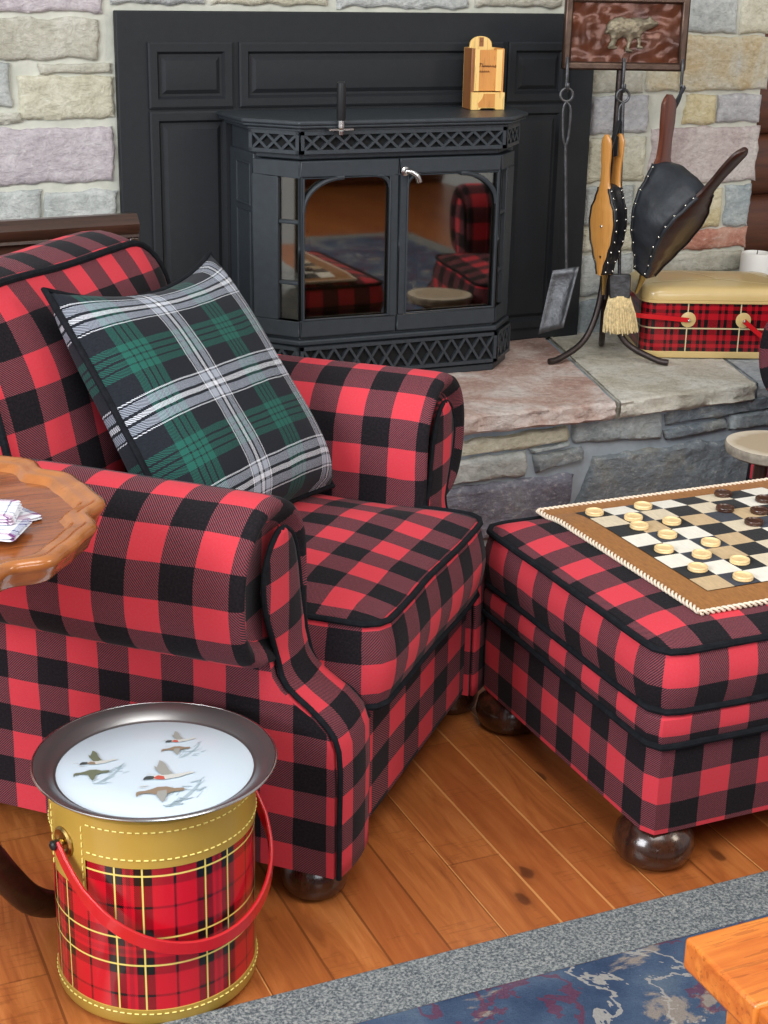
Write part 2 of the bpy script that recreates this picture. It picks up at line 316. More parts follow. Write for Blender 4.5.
# ------------------------------------------------------------------ mesh builder
class MB:
    def __init__(s): s.bm = bmesh.new(); s.uv = s.bm.loops.layers.uv.new('UVMap'); s.mi = 0; s.nouv = []
    def face(s, vs, uvs=None):
        try: f = s.bm.faces.new(vs)
        except ValueError: return None
        f.material_index = s.mi; f.smooth = True
        if uvs:
            for l, q in zip(f.loops, uvs): l[s.uv].uv = q
        else: s.nouv.append(f)
        return f
    def poly(s, pts): return s.face([s.bm.verts.new(p) for p in pts])
    def grid(s, P, U=None, wrap=False, flip=False):
        """P rows of points; wrap joins the last column to the first (U then has one column more)"""
        V = [[s.bm.verts.new(p) for p in row] for row in P]; n = len(P[0])
        for i in range(len(P) - 1):
            for j in range(n if wrap else n - 1):
                k = (j + 1) % n
                vs = [V[i][j], V[i][k], V[i + 1][k], V[i + 1][j]]
                uv = [U[i][j], U[i][j + 1], U[i + 1][j + 1], U[i + 1][j]] if U else None
                if flip: vs.reverse(); uv = uv[::-1] if uv else None
                s.face(vs, uv)
        return V
    def fan(s, ring, c, uvr=None, uvc=None, flip=False):
        cv = s.bm.verts.new(c); n = len(ring)
        for j in range(n):
            k = (j + 1) % n; vs = [ring[j], ring[k], cv]; uv = [uvr[j], uvr[k], uvc] if uvr else None
            if flip: vs.reverse(); uv = uv[::-1] if uv else None
            s.face(vs, uv)
    def box(s, c, d, R=None, rz=0):
        c = Vector(c); h = Vector(d) / 2
        R = R or Matrix.Rotation(rz, 3, 'Z'); v = []
        for z in (-1, 1):
            for x, y in ((-1, -1), (1, -1), (1, 1), (-1, 1)):
                v.append(s.bm.verts.new(c + R @ Vector((x * h.x, y * h.y, z * h.z))))
        for f in ((3, 2, 1, 0), (4, 5, 6, 7), (0, 1, 5, 4), (1, 2, 6, 5), (2, 3, 7, 6), (3, 0, 4, 7)): s.face([v[i] for i in f])
        return s
    def bx(s, x0, x1, y0, y1, z0, z1): return s.box(((x0 + x1) / 2, (y0 + y1) / 2, (z0 + z1) / 2), (x1 - x0, y1 - y0, z1 - z0))
    def hull2(s, A, B):
        """joins two equal polygons (lists of points) into a closed prism"""
        a = [s.bm.verts.new(p) for p in A]; b = [s.bm.verts.new(p) for p in B]; n = len(a)
        s.face(a[::-1]); s.face(b)
        for i in range(n): s.face([a[i], a[(i + 1) % n], b[(i + 1) % n], b[i]])
        return s
    def prism(s, poly, z0, z1, f=lambda x, y, z: (x, y, z)):
        return s.hull2([f(x, y, z0) for x, y in poly], [f(x, y, z1) for x, y in poly])
    def tube(s, path, r, n=10, closed=False, flat=None, cap=True):
        P = [Vector(p) for p in path]; m = len(P); rows = []
        t0 = (P[1] - P[0]).normalized(); up = Vector((0, 0, 1)) if abs(t0.z) < .9 else Vector((0, 1, 0))
        nr = t0.cross(up).normalized(); L = 0; U = []
        for i in range(m):
            a = P[(i - 1) % m] if closed or i > 0 else P[0]; b = P[(i + 1) % m] if closed or i < m - 1 else P[-1]
            tt = (b - a).normalized(); nr = (nr - tt * nr.dot(tt)).normalized(); bn = tt.cross(nr)
            rr = r[i] if isinstance(r, (list, tuple)) else r
            if i: L += (P[i] - P[i - 1]).length
            fx, fy = flat or (1, 1)
            rows.append([P[i] + nr * cos(2 * pi * j / n) * rr * fx + bn * sin(2 * pi * j / n) * rr * fy for j in range(n)])
        if closed: rows.append(rows[0])
        V = s.grid(rows, None, True)
        if cap and not closed: s.face(V[0][::-1]); s.face(V[-1])
        return s
    def strap(s, path, wdir, w, th):
        """flat band along a path: wdir(i) gives the direction of its width"""
        P = [Vector(p) for p in path]; rows = []
        for i, p in enumerate(P):
            tt = (P[min(i + 1, len(P) - 1)] - P[max(i - 1, 0)]).normalized()
            wd = Vector(wdir(i)); wd = (wd - tt * wd.dot(tt)).normalized(); nn = tt.cross(wd)
            a, b = wd * w / 2, nn * th / 2
            rows.append([p + a * .86 + b, p + a + b * .3, p + a - b * .3, p + a * .86 - b, p - a * .86 - b, p - a - b * .3, p - a + b * .3, p - a * .86 + b])
        V = s.grid(rows, None, True); s.face(V[0][::-1]); s.face(V[-1]); return s
    def lathe(s, prof, n=32, c=(0, 0, 0), uvr=None, scal=None, v0=0):
        c = Vector(c); rows = []; U = []; L = v0
        for i, (r, z) in enumerate(prof):
            if i: L += sqrt((r - prof[i - 1][0]) ** 2 + (z - prof[i - 1][1]) ** 2)
            rows.append([c + Vector((cos(2 * pi * j / n) * max(r, 1e-5), sin(2 * pi * j / n) * max(r, 1e-5), z)) * 1.0 for j in range(n)])
            if scal: rows[-1] = [c + Vector(((p - c).x * scal(j), (p - c).y * scal(j), (p - c).z)) for j, p in enumerate(rows[-1])]
            U.append([(2 * pi * j / n * (uvr or .1), c.z + z) for j in range(n + 1)])
        s.grid(rows, U, True); return s
    def sphere(s, c, r, n=10, sq=(1, 1, 1)):
        c = Vector(c); m = max(4, n // 2 + 1)
        rows = [[c + Vector((cos(2 * pi * j / n) * sin(pi * i / m) * r * sq[0], sin(2 * pi * j / n) * sin(pi * i / m) * r * sq[1], -cos(pi * i / m) * r * sq[2])) for j in range(n)] for i in range(1, m)]
        V = s.grid(rows, None, True); s.fan(V[0], c - Vector((0, 0, r * sq[2])), flip=True); s.fan(V[-1], c + Vector((0, 0, r * sq[2]))); return s
    def xf(s, Mx): s.bm.transform(Mx); return s
    def wobble(s, amp, freq, seed=0):
        for v in s.bm.verts: v.co += noise.noise_vector(v.co * freq + Vector((seed * 7.3, seed * 3.1, 0))) * amp
        return s

def obj(name, mb, mats, parent=None, sharp=38, bevel=0, uvs=1.0, weld=True, uvoff=(0, 0), vs=1.0, solid=0, kind=None):
    bm = mb.bm
    if weld: bmesh.ops.remove_doubles(bm, verts=bm.verts, dist=2e-6)
    bmesh.ops.recalc_face_normals(bm, faces=bm.faces)
    ok = set(f for f in mb.nouv if f.is_valid)
    for f in ok:
        n = f.normal; a = max(range(3), key=lambda i: abs(n[i]))
        for l in f.loops:
            c = l.vert.co; l[mb.uv].uv = (c.y, c.z) if a == 0 else (c.x, c.z) if a == 1 else (c.x, c.y)
    if uvoff != (0, 0) or vs != 1.0:
        for f in bm.faces:
            for l in f.loops: l[mb.uv].uv = (l[mb.uv].uv[0] + uvoff[0], l[mb.uv].uv[1] * vs + uvoff[1])
    th = radians(sharp)
    for e in bm.edges:
        if len(e.link_faces) == 2 and e.calc_face_angle(0) > th: e.smooth = False
    if parent is not None:
        bm.transform(parent_mx[parent.name].inverted())
    me = bpy.data.meshes.new(name); bm.to_mesh(me); bm.free()
    for m in (mats if isinstance(mats, (list, tuple)) else [mats]): me.materials.append(M[m])
    o = bpy.data.objects.new(name, me); COL.objects.link(o)
    if parent is not None:
        o.parent = parent; parent_mx[o.name] = parent_mx[parent.name]
    else: parent_mx[o.name] = Matrix.Identity(4)
    if bevel:
        b = o.modifiers.new('edge', 'BEVEL'); b.width = bevel; b.segments = 2; b.limit_method = 'ANGLE'; b.angle_limit = radians(40)
        b.harden_normals = False
    if solid:
        b = o.modifiers.new('thick', 'SOLIDIFY'); b.thickness = solid; b.offset = 0
    if kind: o['kind'] = kind
    return o

parent_mx = {}
def thing(name, label, cat, loc=(0, 0, 0), rz=0, group=None):
    """an Empty at the thing's base; parts are modelled in world space and brought into its frame"""
    o = bpy.data.objects.new(name, None); COL.objects.link(o); o.empty_display_size = .05
    o.location = loc; o.rotation_euler = (0, 0, rz)
    parent_mx[o.name] = Matrix.Translation(loc) @ Matrix.Rotation(rz, 4, 'Z')
    o['label'] = label; o['category'] = cat
    if group: o['group'] = group
    return o
def tag(o, label, cat, group=None):
    o['label'] = label; o['category'] = cat
    if group: o['group'] = group
    return o
def rebase(o, loc):
    """moves the origin of a one-mesh thing to its base"""
    o.data.transform(Matrix.Translation(-Vector(loc))); o.location = loc; return o
def struct(name, mb, mats, **k):
    return obj(name, mb, mats, kind='structure', **k)
def frame(loc, rz): return Matrix.Translation(loc) @ Matrix.Rotation(rz, 4, 'Z')

def catmull(pts, n=6, closed=False):
    P = [Vector(p) for p in pts]; m = len(P); out = []
    for i in range(m if closed else m - 1):
        g = (lambda k: P[k % m]) if closed else (lambda k: P[max(0, min(m - 1, k))])
        a, b, c, d = g(i - 1), g(i), g(i + 1), g(i + 2)
        for j in range(n):
            t = j / n
            out.append(.5 * ((2 * b) + (c - a) * t + (2 * a - 5 * b + 4 * c - d) * t * t + (3 * b - a - 3 * c + d) * t ** 3))
    if not closed: out.append(P[-1])
    return out

def rrect(hx, hy, r, n=96):
    """n points around a rounded rectangle from the middle of the +y side, with their arc length"""
    pts = []; q = 8
    for cx, cy, a0 in ((-1, 1, pi / 2), (-1, -1, pi), (1, -1, 1.5 * pi), (1, 1, 0)):
        for k in range(q + 1):
            a = a0 + k / q * pi / 2
            pts.append(Vector((cx * (hx - r) + cos(a) * r, cy * (hy - r) + sin(a) * r)))
    loop = [Vector((0, hy))] + pts + [Vector((0, hy))]
    L = [0]
    for i in range(1, len(loop)): L.append(L[-1] + (loop[i] - loop[i - 1]).length)
    res = []
    k = 0
    for i in range(n):
        s = L[-1] * i / n
        while L[k + 1] < s: k += 1
        f = (s - L[k]) / max(1e-9, L[k + 1] - L[k]); res.append((loop[k].lerp(loop[k + 1], f), s))
    return res, L[-1]

def cushion(mb, hx, hy, hz, r, crown=.02, crown_b=.005, bulge=.012, power=3.0, nz=8, uvo=(0, 0)):
    ring, L = rrect(hx, hy, r); n = len(ring); rows = []; U = []
    def nrm(i):
        a, b = ring[(i - 1) % n][0], ring[(i + 1) % n][0]; d = (b - a).normalized(); return Vector((d.y, -d.x)) * -1
    N = [nrm(i) for i in range(n)]
    for i in range(n):
        if N[i].dot(ring[i][0]) < 0: N[i] = -N[i]
    for sgn, cr in ((1, crown), (-1, crown_b)):
        rws = []; us = []
        for k in range(1, 15):
            m = k / 14; m = m ** .8
            z = sgn * (hz + cr * (1 - m ** power))
            rws.append([(p.x * m, p.y * m, z) for p, _ in ring]); us.append([(p.x * m + uvo[0], p.y * m + uvo[1]) for p, _ in ring] + [(ring[0][0].x * m + uvo[0], ring[0][0].y * m + uvo[1])])
        V = mb.grid(rws, us, True)
        mb.fan(V[0], (0, 0, sgn * (hz + cr)), us[0], uvo)
    for k in range(nz + 1):
        t = k / nz; z = hz - 2 * hz * t; o = bulge * sin(pi * t)
        rows.append([(p.x + N[i].x * o, p.y + N[i].y * o, z) for i, (p, _) in enumerate(ring)])
        U.append([(-s + uvo[0], z + uvo[1]) for _, s in ring] + [(-L + uvo[0], z + uvo[1])])
    mb.grid(rows, U, True)
    return [p for p, _ in ring]
# ================================================================== CAMERA
PITCH, ROLL, YAW, CAMH = radians(19.65), radians(1.2), radians(24), 1.27
fw = Vector((sin(YAW) * cos(PITCH), cos(YAW) * cos(PITCH), -sin(PITCH)))
r0 = Vector((cos(YAW), -sin(YAW), 0)); u0 = r0.cross(fw)
rt = r0 * cos(ROLL) + u0 * sin(ROLL); up = u0 * cos(ROLL) - r0 * sin(ROLL)
cd = bpy.data.cameras.new('camera'); cam = bpy.data.objects.new('camera', cd); COL.objects.link(cam)
cam.matrix_world = Matrix(((rt.x, up.x, -fw.x, 0), (rt.y, up.y, -fw.y, 0), (rt.z, up.z, -fw.z, CAMH), (0, 0, 0, 1)))
cd.sensor_fit = 'AUTO'; cd.sensor_width = 36; cd.lens = 36 * 1540 / 1024; cd.clip_start = .05
SC.camera = cam

# ================================================================== ROOM SHELL
HZ = .355                       # hearth height
WY = 3.458                      # chimney face
mb = MB(); mb.bx(-2.6, 4.2, -2.4, 3.75, -.06, 0); struct('floor', mb, 'floor')

def stone_face(mb, quad, depth, f, mi, seed, nu=14, nv=9, rough=.0045, edge=.006, rim=.035):
    """one dressed stone: quad of 4 (a,b) corners tl,tr,br,bl; f maps (a,b,out) to the world; ragged outline, rounded arris, lumpy face"""
    mb.mi = mi; A, B, C, D = [Vector(q) for q in quad]
    su = max((B - A).length, .03); sv = max((D - A).length, .02); rows = []
    nu = max(8, int(su / .007)); nv = max(7, int(sv / .007))
    for i in range(-1, nv + 2):
        row = []
        for j in range(-1, nu + 2):
            tu = min(1, max(0, j / nu)); tv = min(1, max(0, i / nv))
            p = (A.lerp(B, tu)).lerp(D.lerp(C, tu), tv)
            # ragged edges
            e = noise.noise_vector(Vector((p.x * 22, p.y * 22, seed * 3.7)))
            e2 = noise.noise_vector(Vector((p.x * 70, p.y * 70, seed * 1.7)))
            wu, wv = (abs(2 * tu - 1) ** 6), (abs(2 * tv - 1) ** 6)
            p = p + Vector((e.x * wu * edge * 1.4 + e2.x * wu * edge * .6, e.y * wv * edge * 1.2 + e2.y * wv * edge * .5))
            du = min(tu, 1 - tu) * su; dv = min(tv, 1 - tv) * sv
            d = min(1, min(du, dv) / .006); d = d ** .5
            cr = min(1, du / .012) * min(1, dv / .012)
            # clip the corners
            out = depth * (.35 + .65 * d)
            lump = (noise.noise(Vector((p.x * 13, p.y * 20, seed))) * .6 + noise.noise(Vector((p.x * 40, p.y * 46, seed + 9))) * .45 + noise.noise(Vector((p.x * 90, p.y * 110, seed + 3))) * .3) * rough
            out += lump * (.3 + .7 * cr)
            if i in (-1, nv + 1) or j in (-1, nu + 1): out = -.02
            row.append(f(p.x, p.y, out))
        rows.append(row)
    mb.grid(rows, None)

STN = ['mortar', 'mortar_blue'] + ['st_' + k for k in ST]
IX = {k: i + 2 for i, k in enumerate(ST)}
WALL = [(0.20,0.847,1.155,1.30,'mauve'),(0.30,0.834,1.057,1.143,'tan'),(0.33,0.639,0.961,1.052,'grey'),(0.656,0.862,0.933,1.022,'cream'),(0.30,0.660,0.930,0.952,'tan'),(0.28,0.861,0.795,0.915,'mauve'),(0.30,0.690,0.676,0.781,'grey'),(0.699,0.862,0.667,0.776,'grey'),(0.703,0.862,1.028,1.049,'tan'),(0.863,1.075,1.174,1.30,'grey'),(1.092,1.372,1.174,1.30,'cream'),(1.391,1.728,1.170,1.30,'grey'),(1.749,1.988,1.174,1.30,'tan'),(2.010,2.335,1.036,1.286,'grey'),(2.349,2.505,1.115,1.291,'grey'),(2.520,2.611,1.113,1.294,'cream'),(2.342,2.623,0.971,1.106,'ochre'),(2.371,2.462,0.888,0.964,'yellow'),(2.468,2.605,0.891,0.960,'lilac'),(2.272,2.613,0.735,0.878,'pink'),(2.083,2.257,0.869,0.960,'lilac'),(2.082,2.234,0.970,1.021,'tan'),(2.246,2.340,0.971,1.025,'ochre'),(2.082,2.261,0.748,0.859,'cream'),(2.442,2.513,0.615,0.724,'yellow'),(2.522,2.604,0.616,0.726,'slate'),(2.247,2.429,0.624,0.729,'tan'),(2.082,2.229,0.636,0.739,'grey'),(2.324,2.602,0.557,0.611,'red'),(2.082,2.305,0.567,0.624,'cream'),(2.261,2.590,0.494,0.548,'tan'),(2.082,2.239,0.452,0.558,'grey'),(2.260,2.592,0.297,0.484,'grey'),(2.082,2.243,0.318,0.442,'slate'),
 (0.28,.86,.56,.66,'tan'),(.28,.6,.44,.55,'lilac'),(.61,.86,.36,.55,'grey'),(-.3,.25,.56,.78,'cream'),(-.4,.26,.80,.95,'grey'),(-.35,.18,1.16,1.3,'tan'),(-.4,.28,.97,1.14,'mauve'),(-.3,.26,.36,.54,'slate')]
mb = MB(); mb.mi = 0
# mortar bed with a gently uneven face
nx, nz = 60, 30; X0, X1 = -.45, 2.603
rows = [[(X0 + (X1 - X0) * j / nx + (0.008 * noise.noise(Vector((0, i * .7, 3))) if j == nx else 0), WY + .002 + .003 * noise.noise(Vector((j * .5, i * .5, 0))), 2.6 * i / nz) for j in range(nx + 1)] for i in range(nz + 1)]
V = mb.grid(rows)
mb.mi = 0; mb.bx(X0, X1 - .004, WY + .012, WY + .22, 0, 2.6)
for k, (a, b, z0, z1, c) in enumerate(WALL):
    stone_face(mb, [(a, z1), (b, z1), (b, z0), (a, z0)], .008 + .004 * rnd.random(), lambda x, z, o: (x, WY - o, z), IX[c], k)
# courses above
z = 1.315
for c_ in range(8):
    h = .12 + .03 * ((c_ * 5) % 3); a = -.42
    k = 0
    while a < 2.5:
        w_ = .22 + .07 * ((c_ * 3 + k * 5) % 4); b = min(a + w_, 2.59)
        if 2.59 - b < .1: b = 2.59
        stone_face(mb, [(a, z + h), (b, z + h), (b, z), (a, z)], .009, lambda x, zz, o: (x, WY - o, zz), IX[['tan', 'grey', 'mauve', 'cream', 'lilac', 'ochre', 'slate'][(c_ * 2 + k * 3) % 7]], c_ * 20 + k + 60)
        a = b + .02; k += 1
    z += h + .018
struct('wall_back', mb, STN, sharp=60)

# raised hearth: masonry front and thick slabs on top
HF = [([(1.410,0.288),(1.726,0.299),(1.729,0.261),(1.411,0.250)],'cream'),([(1.735,0.330),(1.971,0.316),(1.980,0.240),(1.741,0.255)],'slate'),([(1.984,0.318),(2.311,0.322),(2.318,0.287),(1.990,0.272)],'slate2'),([(1.982,0.260),(2.157,0.271),(2.162,0.247),(1.990,0.236)],'slate2'),([(2.165,0.280),(2.317,0.284),(2.323,0.244),(2.170,0.241)],'slate'),([(1.401,0.242),(1.622,0.252),(1.626,0.191),(1.403,0.187)],'grey'),([(1.640,0.232),(1.766,0.245),(1.774,0.214),(1.650,0.194)],'slate2'),([(1.393,0.181),(1.753,0.182),(1.731,0.024),(1.396,0.068)],'purple'),([(1.804,0.219),(2.389,0.225),(2.430,0.01),(1.719,0.02)],'slate2'),([(1.471,0.317),(1.722,0.320),(1.722,0.309),(1.502,0.305)],'slate'),([(1.633,0.253),(1.731,0.257),(1.732,0.251),(1.636,0.241)],'slate'),
 ([(.9,.30),(1.39,.30),(1.38,.2),(.9,.2)],'slate'),([(.3,.30),(.88,.30),(.88,.15),(.3,.15)],'grey'),([(.9,.18),(1.37,.18),(1.37,.02),(.9,.02)],'slate2'),([(2.34,.32),(2.8,.32),(2.8,.23),(2.34,.24)],'slate'),([(2.45,.21),(3.0,.21),(3.0,.02),(2.47,.02)],'grey'),([(-.43,.30),(-.05,.30),(-.07,.17),(-.43,.16)],'slate2'),([(-.03,.30),(.28,.30),(.28,.20),(-.04,.20)],'cream'),([(-.43,.145),(.05,.15),(.02,.02),(-.43,.02)],'grey'),([(.07,.18),(.28,.18),(.28,.02),(.05,.02)],'purple'),([(.3,.13),(.6,.13),(.6,.02),(.3,.02)],'slate'),([(.62,.13),(.88,.13),(.88,.02),(.62,.02)],'grey')]
HY = 2.878
mb = MB(); mb.mi = 1; mb.bx(-.45, 3.4, HY, WY + .1, 0, .312)
for k, (q, c) in enumerate(HF):
    stone_face(mb, q, .016, lambda x, z, o: (x, HY - o, z), IX[c], k + 30, rough=.007)
def slab(quad, col, seed, th=.044):
    """quad: front-left, front-right, back-right, back-left in plan; rough broken front edge"""
    a, b, c, d = [Vector(q) for q in quad]; nu = max(12, int((b - a).length / .018)); nv = 26; rows = []
    mb.mi = IX[col]
    def P(tu, tv, drop, push):
        p = a.lerp(b, tu).lerp(d.lerp(c, tu), tv)
        e = .012 * noise.noise(Vector((p.x * 9, seed, 1))) + .006 * noise.noise(Vector((p.x * 34, seed, 4)))
        p.y += e * max(0, 1 - tv * 6) + push
        z = HZ + (.003 * noise.noise(Vector((p.x * 9, p.y * 9, seed))) + .0018 * noise.noise(Vector((p.x * 40, p.y * 40, seed)))) * min(1, tv * 12 + .2) - drop
        return (p.x, p.y, z)
    for k in range(5, -1, -1):     # broken front face, bottom to top
        t_ = k / 5; rows.append([P(j / nu, 0, max(th * t_, .003), .010 * noise.noise(Vector((j * .55, k * .9, seed))) + .006 * noise.noise(Vector((j * 1.7, k * 2, seed))) + (.014 if k == 5 else 0)) for j in range(nu + 1)])
    for i in range(1, nv + 1):
        rows.append([P(j / nu, (i / nv) ** 1.5, 0, 0) for j in range(nu + 1)])
    mb.grid(rows)
    mb.hull2([P(0, 0, th, .02), P(1, 0, th, .02), P(1, 1, th, 0), P(0, 1, th, 0)], [P(0, 0, .004, .012), P(1, 0, .004, .012), P(1, 1, .004, 0), P(0, 1, .004, 0)])
slab([(-.45, 2.832), (.62, 2.832), (.66, 3.47), (-.45, 3.47)], 'slab_grey', 1)
slab([(.63, 2.832), (1.232, 2.83), (1.26, 3.47), (.672, 3.47)], 'slab_cream', 2)
slab([(1.243, 2.832), (1.818, 2.826), (1.985, 3.47), (1.272, 3.47)], 'slab_pink', 3)
slab([(1.833, 2.828), (2.219, 2.855), (2.40, 3.47), (2.003, 3.47)], 'slab_cream', 4)
slab([(2.231, 2.86), (2.9, 2.875), (2.9, 3.47), (2.414, 3.47)], 'slab_grey', 5)
slab([(2.912, 2.875), (3.4, 2.88), (3.4, 3.47), (2.912, 3.47)], 'slab_cream', 6)
mb.mi = 1; mb.bx(-.44, 3.39, 2.87, WY + .05, .30, .3465)      # mortar bed showing in the joints
struct('hearth', mb, STN, sharp=55)

# log wall beside the chimney, and the log walls of the room behind the camera
def logs(mb, a, b, nrm, z1, r=.085):
    a, b, nrm = Vector(a), Vector(b), Vector(nrm); z = r
    while z < z1:
        rows = []
        for k in range(9):
            an = -pi / 2 + pi * k / 8
            rows.append([a.lerp(b, j / 12) + nrm * (cos(an) * r * .55 + .002 * noise.noise(Vector((j, z * 9, k * .3)))) + Vector((0, 0, z + sin(an) * r)) for j in range(13)])
        mb.grid(rows); z += 2 * r * .985
mb = MB(); logs(mb, (2.45, 3.62, 0), (4.2, 3.62, 0), (0, -1, 0), 2.5); mb.bx(2.45, 4.2, 3.62, 3.7, 0, 2.6); struct('wall_right', mb, 'log', sharp=60)
mb = MB(); logs(mb, (4.2, -2.3, 0), (-2.6, -2.3, 0), (0, 1, 0), .8); logs(mb, (4.2, -2.3, 2.0), (-2.6, -2.3, 2.0), (0, 1, 0), .5)
mb.bx(-2.6, 4.2, -2.4, -2.31, 0, .85); mb.bx(-2.6, 4.2, -2.4, -2.31, 2.0, 2.6)
for x in (-2.6, -.3, 1.9, 4.2): mb.bx(x - .22, x + .22, -2.42, -2.24, .85, 2.0)
struct('wall_front', mb, 'log', sharp=60)
mb = MB(); mb.bx(-2.6, 4.2, -2.34, -1.2, 2.6, 2.66); struct('ceiling', mb, 'plaster')

# ================================================================== RUG
rug = thing('rug', 'blue figured rug with grey border on the plank floor in front of the ottoman', 'rug', (1.4, .6, 0))
mb = MB()
RX0, RX1, RY0, RY1 = .29, 3.2, -.6, 1.568
n = 60
def rb(x0, x1, y0, y1):
    rows = [[(x0 + (x1 - x0) * j / 40, y0 + (y1 - y0) * i / 8, .012 + .0012 * noise.noise(Vector((j * .8, i * .8, 0)))) for j in range(41)] for i in range(9)]
    mb.grid(rows)
bw = .09
rb(RX0, RX1, RY1 - bw, RY1); rb(RX0, RX1, RY0, RY0 + bw); rb(RX0, RX0 + bw, RY0 + bw, RY1 - bw); rb(RX1 - bw, RX1, RY0 + bw, RY1 - bw)
mb.tube([(RX0, RY1, .006), (RX1, RY1, .006), ], .006, 8); mb.tube([(RX0, RY0, .006), (RX1, RY0, .006)], .006, 8)
mb.tube([(RX0, RY0, .006), (RX0, RY1, .006)], .006, 8); mb.tube([(RX1, RY0, .006), (RX1, RY1, .006)], .006, 8)
obj('border', mb, 'rug_border', rug, sharp=80)
mb = MB(); mb.bx(RX0 + bw, RX1 - bw, RY0 + bw, RY1 - bw, .001, .0115); obj('field', mb, 'rug_field', rug)

# ================================================================== STOVE SURROUND
sur = thing('fireplace_surround', 'black metal fireplace surround with raised panels against the stone chimney', 'surround', (1.47, 3.44, HZ))
SF = 3.432
mb = MB(); mb.bx(.868, 2.075, SF, WY - .004, HZ, 1.160); obj('back_plate', mb, 'surround', sur, bevel=.003)
def raised(x0, x1, z0, z1):
    mb = MB(); rows = []
    for ins, y in ((0, 0), (0, -.007), (.004, -.009), (.020, -.009), (.026, .0005), (.030, .0005), (.040, -.006), (.052, -.0075)):
        rows.append([(x0 + ins, SF + y, z0 + ins), (x1 - ins, SF + y, z0 + ins), (x1 - ins, SF + y, z1 - ins), (x0 + ins, SF + y, z1 - ins)])
    V = mb.grid(rows, None, True); mb.face(V[-1]); obj('raised_panel', mb, 'surround', sur, sharp=20)
raised(.936, 1.132, .953, 1.095); raised(.936, 1.132, .385, .947); raised(1.146, 1.815, .953, 1.095)
raised(1.829, 2.0, .953, 1.095); raised(1.829, 2.0, .385, .947)

# ================================================================== WOOD STOVE INSERT
stv = thing('wood_stove', 'black cast iron wood stove with glass doors set into the black surround', 'stove', (1.445, 3.30, HZ))
F0 = 3.18
PL = [(1.118, 3.418), (1.122, 3.266), (1.20, F0), (1.69, F0), (1.765, 3.262), (1.80, 3.418)]
def off(poly, d):
    out = []; n = len(poly)
    for i, p in enumerate(poly):
        p = Vector(p); a = Vector(poly[max(0, i - 1)]); b = Vector(poly[min(n - 1, i + 1)])
        def nn(u, v): e = (v - u).normalized(); return Vector((e.y, -e.x))
        if i == 0: m = nn(p, b); out.append((p.x + m.x * d, p.y)); continue
        if i == n - 1: m = nn(a, p); out.append((p.x + m.x * d, p.y)); continue
        m1, m2 = nn(a, p), nn(p, b); m = (m1 + m2); m = m / m.dot(m1)
        out.append((p.x + m.x * d, p.y + m.y * d))
    return out
def plan(mb, d, z0, z1): mb.prism(off(PL, d), z0, z1)
# body: side walls, liner, floor and roof round an open firebox
mb = MB(); plan(mb, -.006, .360, .470); plan(mb, -.006, .862, .925)
plan(mb, .004, .352 + .003, .372); plan(mb, .008, .452, .464)
for (a, b) in ((PL[0], PL[1]), (PL[5], PL[4])):
    a, b = Vector(a), Vector(b); e = (b - a).normalized(); nr = Vector((-e.y, e.x)); nr = nr if (nr.x > 0) == (a.x < 1.4) else -nr
    mb.hull2([(*a, .46), (*b, .46), (*(b + nr * .02), .46), (*(a + nr * .02), .46)], [(*a, .87), (*b, .87), (*(b + nr * .02), .87), (*(a + nr * .02), .87)])
obj('body', mb, 'stove', stv, bevel=.003)
mb = MB(); mb.bx(1.125, 1.785, 3.402, 3.415, .462, .868); mb.bx(1.15, 1.75, 3.26, 3.40, .47, .476)
mb.bx(1.30, 1.315, 3.38, 3.402, .476, .86); mb.bx(1.58, 1.595, 3.38, 3.402, .476, .86)
obj('firebox_lining', mb, 'firebrick', stv)
# side decoration: two small raised frames on the left and right cheek
mb = MB()
for sx, (a, b) in ((1, (PL[0], PL[1])), (-1, (PL[5], PL[4]))):
    a, b = Vector(a), Vector(b)
    for z0, z1 in ((.755, .845), (.50, .74)):
        c = [a.lerp(b, .35), a.lerp(b, .9)]
        pts = [(*c[0], z0), (*c[1], z0), (*c[1], z1), (*c[0], z1)]
        mb = MB(); mb.tube(pts + [pts[0]], .004, 6); obj('cheek_moulding', mb, 'stove', stv)
mb = MB()
for d, z0, z1 in ((.030, .938, .947), (.026, .931, .938), (.014, .922, .931)): plan(mb, d, z0, z1)
obj('top_plate', mb, 'stove_lip', stv, bevel=.003)

